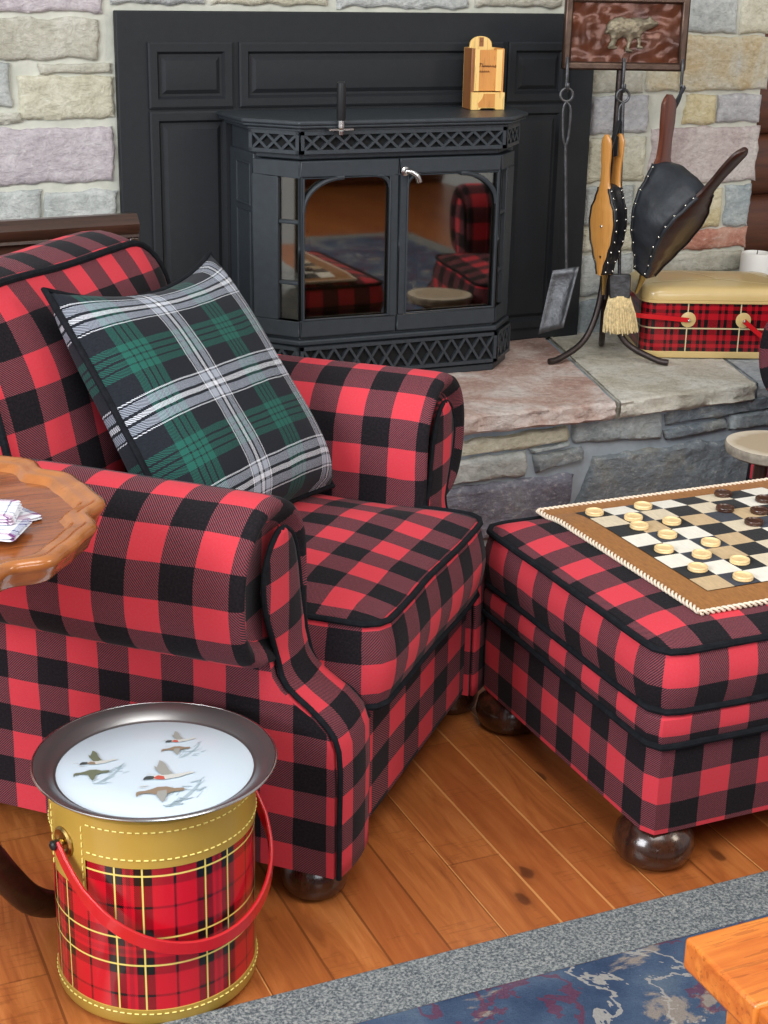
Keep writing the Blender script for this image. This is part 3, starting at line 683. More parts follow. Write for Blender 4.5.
def grille(name, segs, z0, z1, cells, back=.010):
    """cast lattice with a flat border along each segment (a, b, number of cells)"""
    mb = MB()
    for a, b, nc in segs:
        a, b = Vector(a), Vector(b); e = (b - a).normalized(); nr = Vector((e.y, -e.x)); L = (b - a).length
        T = lambda s, z, o: (*(a + e * s + nr * o), z)
        def bar(s0, q0, s1, q1, w, o0, o1):
            d = Vector((s1 - s0, q1 - q0)).normalized(); p = Vector((-d.y, d.x)) * w / 2
            c = [Vector((s0, q0)) + p, Vector((s1, q1)) + p, Vector((s1, q1)) - p, Vector((s0, q0)) - p]
            mb.hull2([T(k.x, k.y, o0) for k in c], [T(k.x, k.y, o1) for k in c])
        m = .008
        bar(0, z0 + m / 2, L, z0 + m / 2, m, -.006, .006); bar(0, z1 - m / 2, L, z1 - m / 2, m, -.006, .006)
        bar(m / 2, z0, m / 2, z1, m, -.006, .006); bar(L - m / 2, z0, L - m / 2, z1, m, -.006, .006)
        A0, A1, B0, B1 = m, L - m, z0 + m, z1 - m; st = (A1 - A0) / nc; H = B1 - B0
        for k in range(nc):
            x0 = A0 + k * st
            bar(x0, B0, x0 + st, B1, .0058, -.004, .004); bar(x0, B1, x0 + st, B0, .0058, -.0036, .0044)
    obj(name, mb, 'stove_lip', stv, sharp=30)
    mb2 = MB()
    for a, b, nc in segs:
        a, b = Vector(a), Vector(b); e = (b - a).normalized(); nr = Vector((e.y, -e.x))
        mb2.hull2([(*(a - nr * .005), z0), (*(b - nr * .005), z0), (*(b - nr * .007), z0), (*(a - nr * .007), z0)], [(*(a - nr * .005), z1), (*(b - nr * .005), z1), (*(b - nr * .007), z1), (*(a - nr * .007), z1)])
    obj('vent_shade', mb2, 'grille_dark', stv)  # flat black sheet, shade of the gap behind the bars put in as colour
P2 = off(PL, .008)
grille('upper_grille', [(P2[1], P2[2], 3), (P2[2], P2[3], 13), (P2[3], P2[4], 3)], .876, .924, 0)
grille('lower_grille', [(P2[1], P2[2], 3), (P2[2], P2[3], 13), (P2[3], P2[4], 3)], .378, .450, 0)

def door(sx):
    """bay door: flat half front plus the angled wing with three small panes"""
    xs = (1.20, 1.4335) if sx < 0 else (1.69, 1.4365)
    co, ce = xs; zt, zb, gt, gb = .860, .470, .826, .507
    m = 1 if sx < 0 else -1
    mb = MB(); y0, y1 = F0 - .004, F0 + .018
    def bar(xa, xb, z0, z1, ya=y0, yb=y1): mb.bx(min(xa, xb), max(xa, xb), ya, yb, z0, z1)
    bar(co, ce, gt, zt); bar(co, ce, zb, gb); bar(ce, ce - m * .019, gb, gt); bar(co, co + m * .006, gb, gt)
    W0, W1_ = (PL[2], PL[1]) if sx < 0 else (PL[3], PL[4])
    a, b = Vector(W0), Vector(W1_); e = (b - a).normalized(); nr = Vector((e.y, -e.x)); nr = nr if nr.y < 0 else -nr
    def wb(s0, s1, z0, z1, o0=-.018, o1=.004):
        c = lambda s, o: a + e * (b - a).length * s + nr * o
        q = [c(s0, o0), c(s1, o0), c(s1, o1), c(s0, o1)]
        mb.hull2([(*k, z0) for k in q], [(*k, z1) for k in q])
    wb(0, 1, gt, zt); wb(0, 1, zb, gb); wb(.46, 1, gb, gt); wb(0, .04, gb, gt)
    for zz in (.727, .592): wb(0, .46, zz - .004, zz + .004, -.010, .002)
    dr = obj('door', mb, 'stove', stv, bevel=.0025)
    # moulded inner edge and arched bar
    mb = MB()
    xi0, xi1 = co + m * .007, ce - m * .020
    pts = [(xi0, F0 - .004, gb + .003), (xi1, F0 - .004, gb + .003), (xi1, F0 - .004, gt - .003), (xi0, F0 - .004, gt - .003)]
    mb.tube(pts + [pts[0]], .0026, 6)
    arc = [(xi0 + m * .095 * (1 - cos(t_)), F0 - .001, gt - .075 + .072 * sin(t_)) for t_ in [k * pi / 2 / 10 for k in range(11)]]
    mb.tube(arc, .0055, 8)
    arc = [(xi1 - m * .030 * (1 - cos(t_)), F0 - .001, gt - .028 + .026 * sin(t_)) for t_ in [k * pi / 2 / 6 for k in range(7)]]
    mb.tube(arc, .0045, 8)
    obj('arched_moulding', mb, 'stove', dr)
    mb = MB(); mb.bx(min(co, ce) + .006, max(co, ce) - .006, F0 + .006, F0 + .009, gb - .004, gt + .004)
    q = [a + e * (b - a).length * s - nr * o for s, o in ((.0, .006), (.5, .006), (.5, .009), (.0, .009))]
    mb.hull2([(*k, gb - .004) for k in q], [(*k, gt + .004) for k in q])
    obj('glass_pane', mb, 'glass', dr)
    return dr
door(-1); dr = door(1)
mb = MB(); mb.lathe([(0, -.0), (.010, 0), (.010, .006), (.006, .008), (.006, .016), (0, .016)], 16)
mb.xf(Matrix.Translation((1.447, F0 - .003, .832)) @ Matrix.Rotation(pi / 2, 4, 'X'))
mb.tube(catmull([(1.447, F0 - .018, .834), (1.455, F0 - .026, .832), (1.466, F0 - .030, .824), (1.472, F0 - .03, .810)], 4), [.006] * 6 + [.0065] * 7, 10)
o = obj('latch_handle', mb, 'chrome', dr); o['label'] = 'bright steel latch handle'
# air control rod standing at the front edge of the top plate
mb = MB(); mb.lathe([(0, .948), (.0085, .948), (.0098, .952), (.0098, 1.026), (.007, 1.029), (0, 1.029)], 16, (1.279, 3.142, 0)); r_ = obj('air_control_rod', mb, 'black_plastic', stv)
mb = MB(); mb.lathe([(0, .918), (.005, .918), (.006, .926), (.0045, .928), (.0055, .932), (.0075, .934), (.0075, .949), (0, .949)], 16, (1.279, 3.142, 0))
mb.bx(1.252, 1.308, 3.141, 3.160, .927, .931); o = obj('collar', mb, 'chrome', r_); o['label'] = 'bright steel collar'

# ================================================================== MATCH HOLDER
ML = (1.724, 3.345, .9476)
mh = thing('match_holder', 'honey coloured wooden match holder standing on top of the black stove', 'match holder', ML, radians(-6))
X = frame(ML, radians(-6)) @ Matrix.Scale(.92, 4)
def part(name, mb, mat, root, X, **k): mb.xf(X); return obj(name, mb, mat, root, **k)
mb = MB(); pr = [(-.043, 0), (.043, 0), (.043, .150)] + [(.030 * cos(a), .150 + .027 * sin(a) ** .7) for a in [k * pi / 12 for k in range(13)]] + [(-.043, .150)]
mb.prism(pr, .030, .040, lambda x, z, y: (x, y, z)); part('back_board', mb, 'cedar_light', mh, X, bevel=.0015)
mb = MB(); mb.bx(-.0055, .0055, .0288, .0302, .152, .1745); mb.sphere((0, .0286, .166), .0022, 8); part('hanging_stripe', mb, 'cedar_dark', mh, X)
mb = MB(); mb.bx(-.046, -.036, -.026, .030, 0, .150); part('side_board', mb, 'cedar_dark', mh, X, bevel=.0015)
mb = MB(); mb.bx(.036, .043, -.026, .030, 0, .150); part('side_board', mb, 'cedar', mh, X, bevel=.0015)
mb = MB(); mb.bx(-.036, .036, -.026, -.016, .046, .146); part('front_board', mb, 'cedar', mh, X, bevel=.001)
mb = MB(); mb.bx(-.0375, -.025, -.028, -.026, .046, .148); mb.bx(.021, .0365, -.028, -.026, .046, .148); part('sapwood_stripe', mb, 'cedar_light', mh, X)
mb = MB(); mb.prism([(-.045, 0), (-.022, 0), (-.018, .004), (.018, .004), (.022, 0), (.045, 0), (.045, .043), (-.045, .043)], -.034, -.016, lambda x, z, y: (x, y, z)); part('match_tray', mb, 'cedar_light', mh, X, bevel=.001)
mb = MB(); mb.prism([(-.026, .006), (.018, .006), (.018, .040), (-.012, .040), (-.017, .028), (-.028, .016)], -.0346, -.0338, lambda x, z, y: (x, y, z)); part('heartwood_patch', mb, 'cedar', mh, X)
# burnt script, two short lines
mb = MB()
def stroke(pts, r=.0009): mb.tube([(x, -.0268, z) for x, z in pts], r, 5)
stroke([(-.029, .1125), (-.022, .114), (-.016, .112)]); stroke([(-.022, .113), (-.0235, .105)])
for k in range(6):
    x = -.018 + k * .007; stroke(catmull([(x, .105, 0), (x + .002, .110, 0), (x + .004, .1055, 0), (x + .007, .106, 0)], 3) and [(x, .105), (x + .0018, .1098), (x + .004, .1052), (x + .007, .106)])
stroke([(-.016, .108), (.0, .1075), (.022, .1035)], .0006)
for k in range(5):
    x = -.024 + k * .0055; stroke([(x, .092), (x + .002, .0962), (x + .0035, .0925), (x + .0055, .093)])
part('burnt_lettering', mb, 'ink', mh, X)
# ================================================================== FIRESIDE TOOL STAND
TL, TR = (2.0, 3.19, HZ), radians(-21)
ts = thing('fireside_tool_stand', 'dark bronze tool stand with a bear plaque on top, standing on the stone hearth', 'tool stand', TL, TR)
X = frame(TL, TR); Z = -HZ      # local z = world z - HZ
mb = MB(); mb.tube([(0, 0, .15), (0, 0, .70)], .0095, 12); part('pole', mb, 'iron', ts, X)
for fx, fy in ((-.14, -.07), (.152, -.07), (.025, .135)):
    l = sqrt(fx * fx + fy * fy); ux, uy = fx / l, fy / l
    mb = MB(); mb.tube(catmull([(ux * .008, uy * .008, .245), (ux * .012, uy * .012, .17), (ux * .028, uy * .028, .10), (ux * .062, uy * .062, .045), (fx * .8, fy * .8, .013), (fx, fy, .0085)], 5), .0078, 10)
    part('foot', mb, 'iron', ts, X)
mb = MB(); pz0, pz1, px0, px1 = .688, .856, -.139, .150; w = .019
for a in ((px0, px1, pz0, pz0 + w), (px0, px1, pz1 - w, pz1)): mb.bx(a[0], a[1], -.012, .012, a[2], a[3])
for a in ((px0, px0 + w), (px1 - w, px1)): mb.bx(a[0], a[1], -.0125, .0125, pz0, pz1)
fr_ = part('plaque_frame', mb, 'frame_bronze', ts, X, bevel=.005)
mb = MB(); rows = []
for i in range(17):
    rows.append([(px0 + w + (px1 - px0 - 2 * w) * j / 28, -.004 + .0055 * noise.noise(Vector((j * .38, i * .42, 5))), pz0 + w + (pz1 - pz0 - 2 * w) * i / 16) for j in range(29)])
mb.grid(rows); mb.bx(px0 + w * .8, px1 - w * .8, .001, .005, pz0 + w * .8, pz1 - w * .8)
pq = part('hammered_plaque', mb, 'copper', ts, X, sharp=80)
# the walking bear in relief, head to the right
BO = [(-.50, .02), (-.46, -.02), (-.40, -.01), (-.37, -.06), (-.36, -.14), (-.40, -.20), (-.42, -.28), (-.38, -.30), (-.22, -.30), (-.20, -.26), (-.25, -.22), (-.22, -.12), (-.14, -.07), (-.06, -.08), (-.03, -.16), (-.05, -.25), (-.06, -.34), (.0, -.36), (.09, -.35), (.10, -.31), (.04, -.28), (.06, -.18), (.10, -.09),
      (.16, -.10), (.18, -.18), (.17, -.26), (.20, -.29), (.31, -.28), (.31, -.24), (.25, -.21), (.26, -.12), (.25, -.02), (.30, .04), (.38, .08), (.48, .12), (.55, .16), (.585, .20), (.57, .245), (.50, .26), (.45, .30), (.42, .345), (.38, .35), (.355, .31), (.28, .30), (.20, .32), (.08, .31), (-.06, .30), (-.18, .33), (-.30, .31), (-.40, .25), (-.46, .16), (-.47, .08)]
def inside(p, P):
    c = False; n = len(P); j = n - 1
    for i in range(n):
        if (P[i][1] > p[1]) != (P[j][1] > p[1]) and p[0] < (P[j][0] - P[i][0]) * (p[1] - P[i][1]) / (P[j][1] - P[i][1]) + P[i][0]: c = not c
        j = i
    return c
def edist(p, P):
    d = 9; n = len(P); q = Vector(p)
    for i in range(n):
        a, b = Vector(P[i]), Vector(P[(i + 1) % n]); e = b - a; t_ = max(0, min(1, (q - a).dot(e) / max(1e-9, e.dot(e)))); d = min(d, (q - a - e * t_).length)
    return d
mb = MB(); BS = .116; bx_, bz_ = .012, (pz0 + pz1) / 2 - .002
NX, NZ = 80, 52; vv = {}
for i in range(NZ + 1):
    for j in range(NX + 1):
        p = (-.52 + 1.14 * j / NX, -.38 + .76 * i / NZ)
        if inside(p, BO):
            d = edist(p, BO); h = .011 * sqrt(min(1, d / .13)) * (.55 if p[0] > .14 and p[1] < -.06 else 1) * (.8 if -.46 < p[0] < -.2 and p[1] < -.1 else 1) + .0012 * noise.noise(Vector((p[0] * 16, p[1] * 16, 2)))
            vv[i, j] = mb.bm.verts.new((bx_ + p[0] * BS, -.006 - h, bz_ + p[1] * BS))
for (i, j) in list(vv):
    q = [vv.get(k) for k in ((i, j), (i, j + 1), (i + 1, j + 1), (i + 1, j))]
    if all(q): mb.face(q)
ed = [e for e in mb.bm.edges if len(e.link_faces) == 1]
r_ = bmesh.ops.extrude_edge_only(mb.bm, edges=ed)
for v in [g for g in r_['geom'] if isinstance(g, bmesh.types.BMVert)]: v.co.y = -.001
for f in mb.bm.faces:
    if f not in mb.nouv: mb.nouv.append(f); f.smooth = True
o = part('bear_relief', mb, 'bear', pq, X, sharp=70); o['label'] = 'pewter coloured walking bear in relief'
HK = [(-.128, 'l'), (.004, 'm'), (.141, 'r')]
for hx, _ in HK:
    mb = MB(); mb.tube(catmull([(hx, -.010, .715), (hx, -.017, .70), (hx, -.018, .672), (hx, -.018, .655), (hx, -.024, .645), (hx, -.034, .644), (hx, -.039, .652), (hx, -.039, .66)], 4), .0038, 8); part('hook', mb, 'steel_grey', ts, X)
mb = MB(); mb.tube(catmull([(0, .006, .56), (0, -.012, .575), (0, -.024, .566), (-.002, -.027, .58)], 4), .003, 8); part('hook', mb, 'steel_grey', ts, X)

def torus(mb, c, r, t, axis='y', n=24):
    c = Vector(c)
    P = [c + Vector((cos(2 * pi * k / n) * r, 0, sin(2 * pi * k / n) * r) if axis == 'y' else (0, cos(2 * pi * k / n) * r, sin(2 * pi * k / n) * r)) for k in range(n)]
    mb.tube(P, t, 8, closed=True)
# ---- ash shovel
def wpos(x, y, z): return tuple(X @ Vector((x, y, z)))
sh = thing('ash_shovel', 'grey metal ash shovel hanging from the left hook of the bear tool stand', 'shovel', wpos(-.128, -.02, .08), TR)
mb = MB(); torus(mb, (-.128, -.028, .633), .0145, .0032)
mb.tube(catmull([(-.127, -.028, .618), (-.134, -.028, .60), (-.131, -.028, .54), (-.124, -.026, .515)], 4), .003, 8)
mb.tube(catmull([(-.127, -.028, .618), (-.117, -.030, .60), (-.118, -.028, .54), (-.124, -.026, .515)], 4), .003, 8)
mb.tube([(-.124, -.026, .518), (-.116, -.026, .40), (-.104, -.026, .225)], .0042, 10); part('handle_rod', mb, 'steel_grey', sh, X)
mb = MB()
q = [Vector(k) for k in ((-.134, -.014, .222), (-.074, -.036, .236), (-.109, -.065, .092), (-.166, -.043, .070))]
rows = []
for i in range(11):
    row = []
    for j in range(9):
        p = q[0].lerp(q[1], j / 8).lerp(q[3].lerp(q[2], j / 8), i / 10)
        lip = max(abs(j / 4 - 1) ** 4, (1 - i / 10) ** 8) * .014
        p += Vector((-.25, -1, .1)).normalized() * (lip * (1 - .5 * i / 10)) + Vector((0, 1, 0)) * .002 * noise.noise(p * 40); row.append(p)
    rows.append(row)
mb.grid(rows); part('blade', mb, 'steel_grey', sh, X, solid=.003, sharp=60)
# ---- hearth brush
br = thing('hearth_brush', 'hearth brush with pale straw bristles hanging at the middle of the tool stand', 'brush', wpos(.03, -.03, .05), TR)
mb = MB(); torus(mb, (.004, -.028, .633), .0145, .0032)
mb.tube([(.005, -.029, .619), (.012, -.034, .42), (.024, -.036, .215)], .0042, 10)
mb.tube(catmull([(.004, -.029, .617), (-.003, -.029, .60), (.0, -.03, .54), (.008, -.03, .52)], 4), .003, 8); part('handle_rod', mb, 'steel_grey', br, X)
mb = MB(); q = lambda a, b, z, cx, cy: [(cx - a, cy - b, z), (cx + a, cy - b, z), (cx + a, cy + b, z), (cx - a, cy + b, z)]
mb.hull2(q(.027, .011, .218, .024, -.036), q(.025, .010, .160, .028, -.036)); part('ferrule', mb, 'steel_grey', br, X, bevel=.003)
mb = MB(); rows = []; nb = 44
for i in range(13):
    t_ = i / 12; z = .166 - .092 * t_; a = .024 + .013 * sin(t_ * 1.9); b = .010 + .013 * t_
    if t_ > .85: a *= 1 - (t_ - .85) * 2.2; b *= 1 - (t_ - .85) * 2.2
    rows.append([(.028 + .008 * t_ + cos(2 * pi * j / nb) * a * (1 + .09 * (j % 2) + .05 * noise.noise(Vector((j, i * .3, 0)))), -.036 + sin(2 * pi * j / nb) * b * (1 + .09 * (j % 2)), z + .004 * noise.noise(Vector((j * 1.7, 3, 0))) * t_) for j in range(nb)])
V = mb.grid(rows, None, True); mb.face(V[-1]); mb.face(V[0][::-1])
for k in range(70):
    a = 2 * pi * k / 70 + rnd.random() * .1; s0 = rnd.random() * .3
    p0 = Vector((.028 + cos(a) * .023, -.036 + sin(a) * .010, .165)); p1 = Vector((.037 + cos(a) * .040 * (1 + .1 * rnd.random()), -.036 + sin(a) * .026, .072 + .010 * rnd.random()))
    mb.tube([p0, p0.lerp(p1, .5) + Vector((cos(a), sin(a) * .5, 0)) * .005, p1], .0011, 4)
o = part('bristles', mb, 'bristle', br, X, sharp=80)

# ---- bellows
PROF = [(.10, .018), (.16, .026), (.24, .046), (.34, .066), (.44, .074), (.52, .068), (.60, .046), (.655, .033), (.70, .0245), (.78, .0225), (.88, .0265), (.95, .0270), (.985, .019), (1.0, .008)]
def hw(s_):
    for (a, x), (b, y) in zip(PROF, PROF[1:]):
        if a <= s_ <= b: t_ = (s_ - a) / (b - a); t_ = t_ * t_ * (3 - 2 * t_); return x + (y - x) * t_
    return PROF[0][1] if s_ < .1 else .004
def bellows(name, label, N, w, u, angA, angB, LA, LB, ws, mats, nozmat, pleat, bendk=.020, gap=0.0, th=.011, leather='leather', nvec=None, hang=None, eye=False):
    root = thing(name, label, 'bellows', tuple(X @ (Vector(N) - Vector((0, 0, .0)))), TR)
    N, w, u = Vector(N), Vector(w).normalized(), Vector(u).normalized(); zz = Vector((0, 0, 1))
    def fr(ang): a = zz * cos(ang) + w * sin(ang); return a, (w * cos(ang) - zz * sin(ang))
    S = [.10 + .9 * k / 44 for k in range(45)]
    edges = []
    for (ang, L, m, sg) in ((angA, LA, mats[0], -1), (angB, LB, mats[1], 1)):
        a, nn = fr(ang); mb = MB()
        # curved handle: sweeps outward a little towards the grip
        bend = lambda s_, sg=sg: sg * (bendk * max(0, (s_ - .62) / .38) ** 1.5 + gap)
        P = lambda s_, h, o, a=a, nn=nn, L=L, sg=sg, bend=bend: N + a * (s_ * L) + u * h + nn * (o * sg + bend(s_))
        rows = []
        for s_ in S:
            h = hw(s_) * ws; c = min(.004, h * .5)
            rows.append([P(s_, -h, .002), P(s_, -h + c, 0), P(s_, h - c, 0), P(s_, h, .002), P(s_, h, th - .003), P(s_, h - c, th), P(s_, -h + c, th), P(s_, -h, th - .003)])
        V = mb.grid(rows, None, True); mb.face(V[0][::-1]); mb.face(V[-1])
        o = part('board', mb, m, root, X, sharp=50)
        if m != mats[0]: o['label'] = 'darker board turned outward'
        if eye and sg < 0:
            mbe = MB(); mbe.sphere(P(.42, 0, th), .004, 8); part('valve_pin', mbe, 'nickel', root, X)
        edges.append((P, th))
    # leather skirt round both boards
    SL = [.105 + (.665 - .105) * k / 26 for k in range(27)]
    lp = [(s_, 1) for s_ in SL] + [(SL[-1] + .004, .5), (SL[-1] + .006, 0), (SL[-1] + .004, -.5)] + [(s_, -1) for s_ in SL[::-1]]
    PA, PB = edges[0][0], edges[1][0]; mb = MB(); rows = []
    for k in range(11):
        t_ = k / 10; row = []
        for i, (s_, g) in enumerate(lp):
            p = PA(s_, hw(min(s_, .70)) * ws * g + .0015 * g, .004).lerp(PB(s_, hw(min(s_, .70)) * ws * g + .0015 * g, .004), t_)
            q = sin(pi * t_); wide = (PA(s_, 0, 0) - PB(s_, 0, 0)).length
            out = (u * g if abs(g) == 1 else Vector((0, 0, 1)))
            p = p + out * (q * pleat * min(1, wide / .05)) + Vector((0, 0, 1)) * (.0 if abs(g) == 1 else q * .012)
            p += noise.noise_vector(p * 22) * .007 * q * min(1, wide / .06)
            row.append(p)
        rows.append(row)
    mb.grid(rows); ob = part('leather_skirt', mb, leather, root, X, sharp=80, solid=.002)
    # bands folded over the board edges
    mb = MB()
    for Pf, sg in ((PA, -1), (PB, 1)):
        for g in (1, -1):
            rows = []
            for s_ in SL:
                h = hw(s_) * ws
                rows.append([Pf(s_, g * (h + .0015), .004), Pf(s_, g * (h + .002), th * .7), Pf(s_, g * (h + .0005), th + .001), Pf(s_, g * (h - .0035), th + .0012)])
            mb.grid(rows)
    part('edge_band', mb, leather, root, X, sharp=80, solid=.001)
    for Pf in (PA, PB):
        for g in (1, -1):
            for s_ in [.125, .19, .26, .33, .40, .47, .54, .605, .65]:
                mb = MB(); mb.sphere(Pf(s_, g * (hw(s_) * ws + .003), th * .45), .0027, 8); part('stud', mb, 'nickel', root, X)
    # leather throat and metal nozzle
    aA, aB = fr(angA)[0], fr(angB)[0]; am = (aA + aB).normalized(); nm = fr((angA + angB) / 2)[1]
    mb = MB(); rows = []
    wide = (PA(.12, 0, 0) - PB(.12, 0, 0)).length / 2 + th
    for k, (t_, f) in enumerate(((.0, .30), (.03, .36), (.055, .52), (.085, .78), (.115, 1.0), (.15, 1.08))):
        c = N + am * (t_ * (LA + LB) / 2 + .028)
        rows.append([c + u * cos(2 * pi * j / 20) * (hw(.13) * ws * 1.15 + .002) * f + nm * sin(2 * pi * j / 20) * max(wide * f, .007) * 1.02 for j in range(20)])
    V = mb.grid(rows, None, True); mb.face(V[0][::-1]); mb.face(V[-1]); part('leather_throat', mb, leather, root, X, sharp=70)
    mb = MB(); R = am.to_track_quat('Z', 'Y').to_matrix().to_4x4()
    m2 = MB(); m2.lathe([(0, -.012), (.0042, -.012), (.005, .0), (.007, .02), (.0095, .034), (.0095, .045), (0, .045)], 16); m2.xf(Matrix.Translation(N) @ R)
    part('nozzle', m2, nozmat, root, X)
    if hang:
        mb = MB(); mb.strap(catmull(hang, 6), lambda i: u, .012, .003); part('hanging_loop', mb, leather, root, X)
    return root
ps = radians(48)
bellows('fire_bellows', 'large opened bellows of dark reddish wood and leather hanging from the right hook', (.070, -.045, .185), (cos(ps), -sin(ps), 0), (-sin(ps), -cos(ps), 0), radians(9), radians(33), .458, .440, 1.0, ('bellows_dark', 'bellows_back'), 'brass', .006,
        hang=[(.118, -.052, .612), (.130, -.047, .632), (.141, -.041, .652), (.141, -.030, .654), (.136, -.030, .628), (.126, -.033, .606)])
ps = radians(36)
bellows('fire_bellows', 'small closed bellows of honey coloured wood hanging in front of the stand pole', (-.018, -.062, .185), (cos(ps), sin(ps), 0), (sin(ps), -cos(ps), 0), radians(-1.5), radians(1.5), .365, .365, .56, ('bellows_light', 'bellows_light'), 'brass', -.008, bendk=.002, gap=.007, th=.009, leather='black_leather', eye=True,
        hang=[(-.030, -.074, .505), (-.022, -.07, .53), (-.004, -.035, .574), (.0, -.024, .572), (-.008, -.05, .535), (-.012, -.07, .50)])

# ================================================================== PICNIC TIN
BL, BR = (2.093, 3.160, HZ), radians(-22)
tin = thing('picnic_tin', 'red tartan picnic tin with tan lid on the right end of the hearth', 'picnic tin', BL, BR); X = frame(BL, BR) @ Matrix.Translation((0, 0, .0035))
ring, RL = rrect(.18, .118, .038)
rp = [(p.x + .18, p.y + .118) for p, _ in ring]
def rings(mb, prof, uv=True):
    rows = []; U = []
    for o_, z in prof:
        r2, _ = rrect(.18 + o_, .118 + o_, max(.006, .038 + o_))
        rows.append([(p.x + .18, p.y + .118, z) for p, _ in r2]); U.append([(-s_, z) for _, s_ in ring] + [(-RL, z)])
    V = mb.grid(rows, U, True); return V
mb = MB(); rings(mb, [(0, .012), (0, .140)]); part('body', mb, 'tin_plaid', tin, X)
mb = MB(); V = rings(mb, [(-.01, 0), (.002, 0), (.003, .003), (.003, .014), (.0005, .016)]); mb.face(V[0][::-1]); part('base_rim', mb, 'cream_tin', tin, X)
mb = MB(); V = rings(mb, [(.001, .136), (.0045, .137), (.0045, .141), (.003, .1415), (.003, .144), (.0045, .145), (.0045, .160), (.0, .170), (-.010, .175), (-.03, .177), (-.06, .1795), (-.10, .181)]); mb.face(V[-1]); lid = part('lid', mb, 'cream_tin', tin, X, sharp=50)
mb = MB()
for a, b in (((.02, .05), (.20, .09)), ((.20, .09), (.345, .03)), ((.20, .09), (.13, .21)), ((.13, .21), (.02, .16)), ((.13, .21), (.30, .20)), ((.30, .20), (.345, .12))):
    a, b = Vector(a), Vector(b); e = (b - a).normalized(); pr = Vector((-e.y, e.x)) * .003
    zt = lambda p: .1758 + .0058 * min(1, max(0, min(p.x, .36 - p.x, p.y, .236 - p.y) / .10)) + .0004
    n_ = 10; L_ = [[(*(a.lerp(b, k / n_) + pr), zt(a.lerp(b, k / n_))), (*(a.lerp(b, k / n_) - pr), zt(a.lerp(b, k / n_)))] for k in range(n_ + 1)]; mb.grid(L_)
part('lid_stripes', mb, 'cream_line', lid, X)
for px_, sg in ((.113, -1), (.250, 1)):
    for yy, s2 in ((-.0015, -1), (.2375, 1)):
        mb = MB(); mb.lathe([(0, 0), (.019, 0), (.019, .002), (.017, .003), (0, .003)], 24); mb.xf(Matrix.Translation((px_, yy, .096)) @ Matrix.Rotation(s2 * -pi / 2, 4, 'X')); part('handle_plate', mb, 'cream_tin', tin, X)
    if sg < 0: pth = [(.113, -.009, .096), (.06, -.0105, .101), (.0, -.012, .106), (-.022, -.008, .108), (-.030, .02, .108), (-.031, .118, .108), (-.030, .216, .108), (-.022, .244, .108), (0, .248, .106), (.06, .2465, .101), (.113, .245, .096)]
    else: pth = [(.250, -.009, .096), (.29, -.011, .064), (.34, -.014, .026), (.372, -.010, .0085), (.384, .02, .008), (.386, .118, .008), (.384, .216, .008), (.372, .246, .0085), (.34, .25, .026), (.29, .247, .064), (.250, .245, .096)]
    mb = MB(); mb.strap(catmull(pth, 5), lambda i: (.25, 0, 1) if sg < 0 else (.9, 0, .9), .012, .004)
    hd = part('carry_handle', mb, 'red_enamel', tin, X, sharp=50)
    for yy in (-.013, .249):
        mb = MB(); mb.sphere((px_, yy, .096), .0038, 8); part('rivet', mb, 'chrome', hd, X)

# ================================================================== CANDLE
CL = (2.580, 3.372, HZ)
cn = thing('pillar_candle', 'thick white pillar candle behind the tartan picnic tin', 'candle', CL); X = Matrix.Translation(CL)
mb = MB(); mb.lathe([(0, .004), (.040, .004), (.042, .007), (.042, .196), (.040, .201), (.034, .202), (.028, .196), (.01, .192), (0, .192)], 32); part('wax', mb, 'candle', cn, X)
mb = MB(); mb.tube([(0, 0, .190), (.001, 0, .201), (.003, .001, .208)], .0013, 6); part('wick', mb, 'wick', cn, X)

# ================================================================== DARK FRAMED PANEL ON THE HEARTH
DL = (.55, 2.915, HZ)
dc = thing('wooden_screen', 'dark brown framed wooden screen standing on the hearth behind the armchair back', 'screen', DL, radians(5)); X = frame(DL, radians(5))
mb = MB()
pr = [(0, .402), (.004, .408), (-.002, .416), (-.003, .428), (.004, .438), (.012, .446), (.030, .446), (.036, .440), (.036, .402)]
mb.prism(pr, -.44, .226, lambda y, z, x: (x, y, z)); part('top_rail', mb, 'dark_wood', dc, X, bevel=.001)
for x in (-.44, .206):
    mb = MB(); mb.bx(x, x + .020, .002, .034, .004, .402); part('stile', mb, 'dark_wood', dc, X, bevel=.003)
mb = MB(); mb.bx(-.42, .206, .002, .034, .004, .05); part('bottom_rail', mb, 'dark_wood', dc, X, bevel=.003)
mb = MB(); mb.bx(-.42, .206, .012, .026, .05, .402); part('panel', mb, 'dark_wood', dc, X)

# ================================================================== LOG SLICE STAND AND PLAID BALL
SL_ = (1.926, 2.408, 0)
sl = thing('log_slice_stool', 'low stool topped by a pale log slice, between ottoman and hearth', 'stool', SL_); X = Matrix.Translation(SL_)
wb = lambda j: 1 + .03 * sin(j * .35) + .02 * sin(j * .9 + 1)
mb = MB(); mb.lathe([(0, .346), (.084, .346), (.090, .350), (.093, .360), (.093, .366), (.0905, .370)], 72, scal=lambda j: 1 + .025 * sin(j * 2 * pi / 36) + .02 * sin(j * 2 * pi / 24 + 1)); part('bark_edge', mb, 'bark', sl, X)
mb = MB(); mb.lathe([(.0905, .370), (.08, .3705), (.05, .3705), (0, .3705)], 72, scal=lambda j: 1 + .025 * sin(j * 2 * pi / 36) + .02 * sin(j * 2 * pi / 24 + 1)); part('sawn_top', mb, 'slice', sl, X)
for k in range(3):
    a = k * 2 * pi / 3 + 1.4; mb = MB(); mb.tube([(cos(a) * .03, sin(a) * .03, .35), (cos(a) * .055, sin(a) * .055, 0)], [.014, .012], 10); part('leg', mb, 'dark_wood', sl, X)  # legs coloured dark to stand in for the shadow under the slice
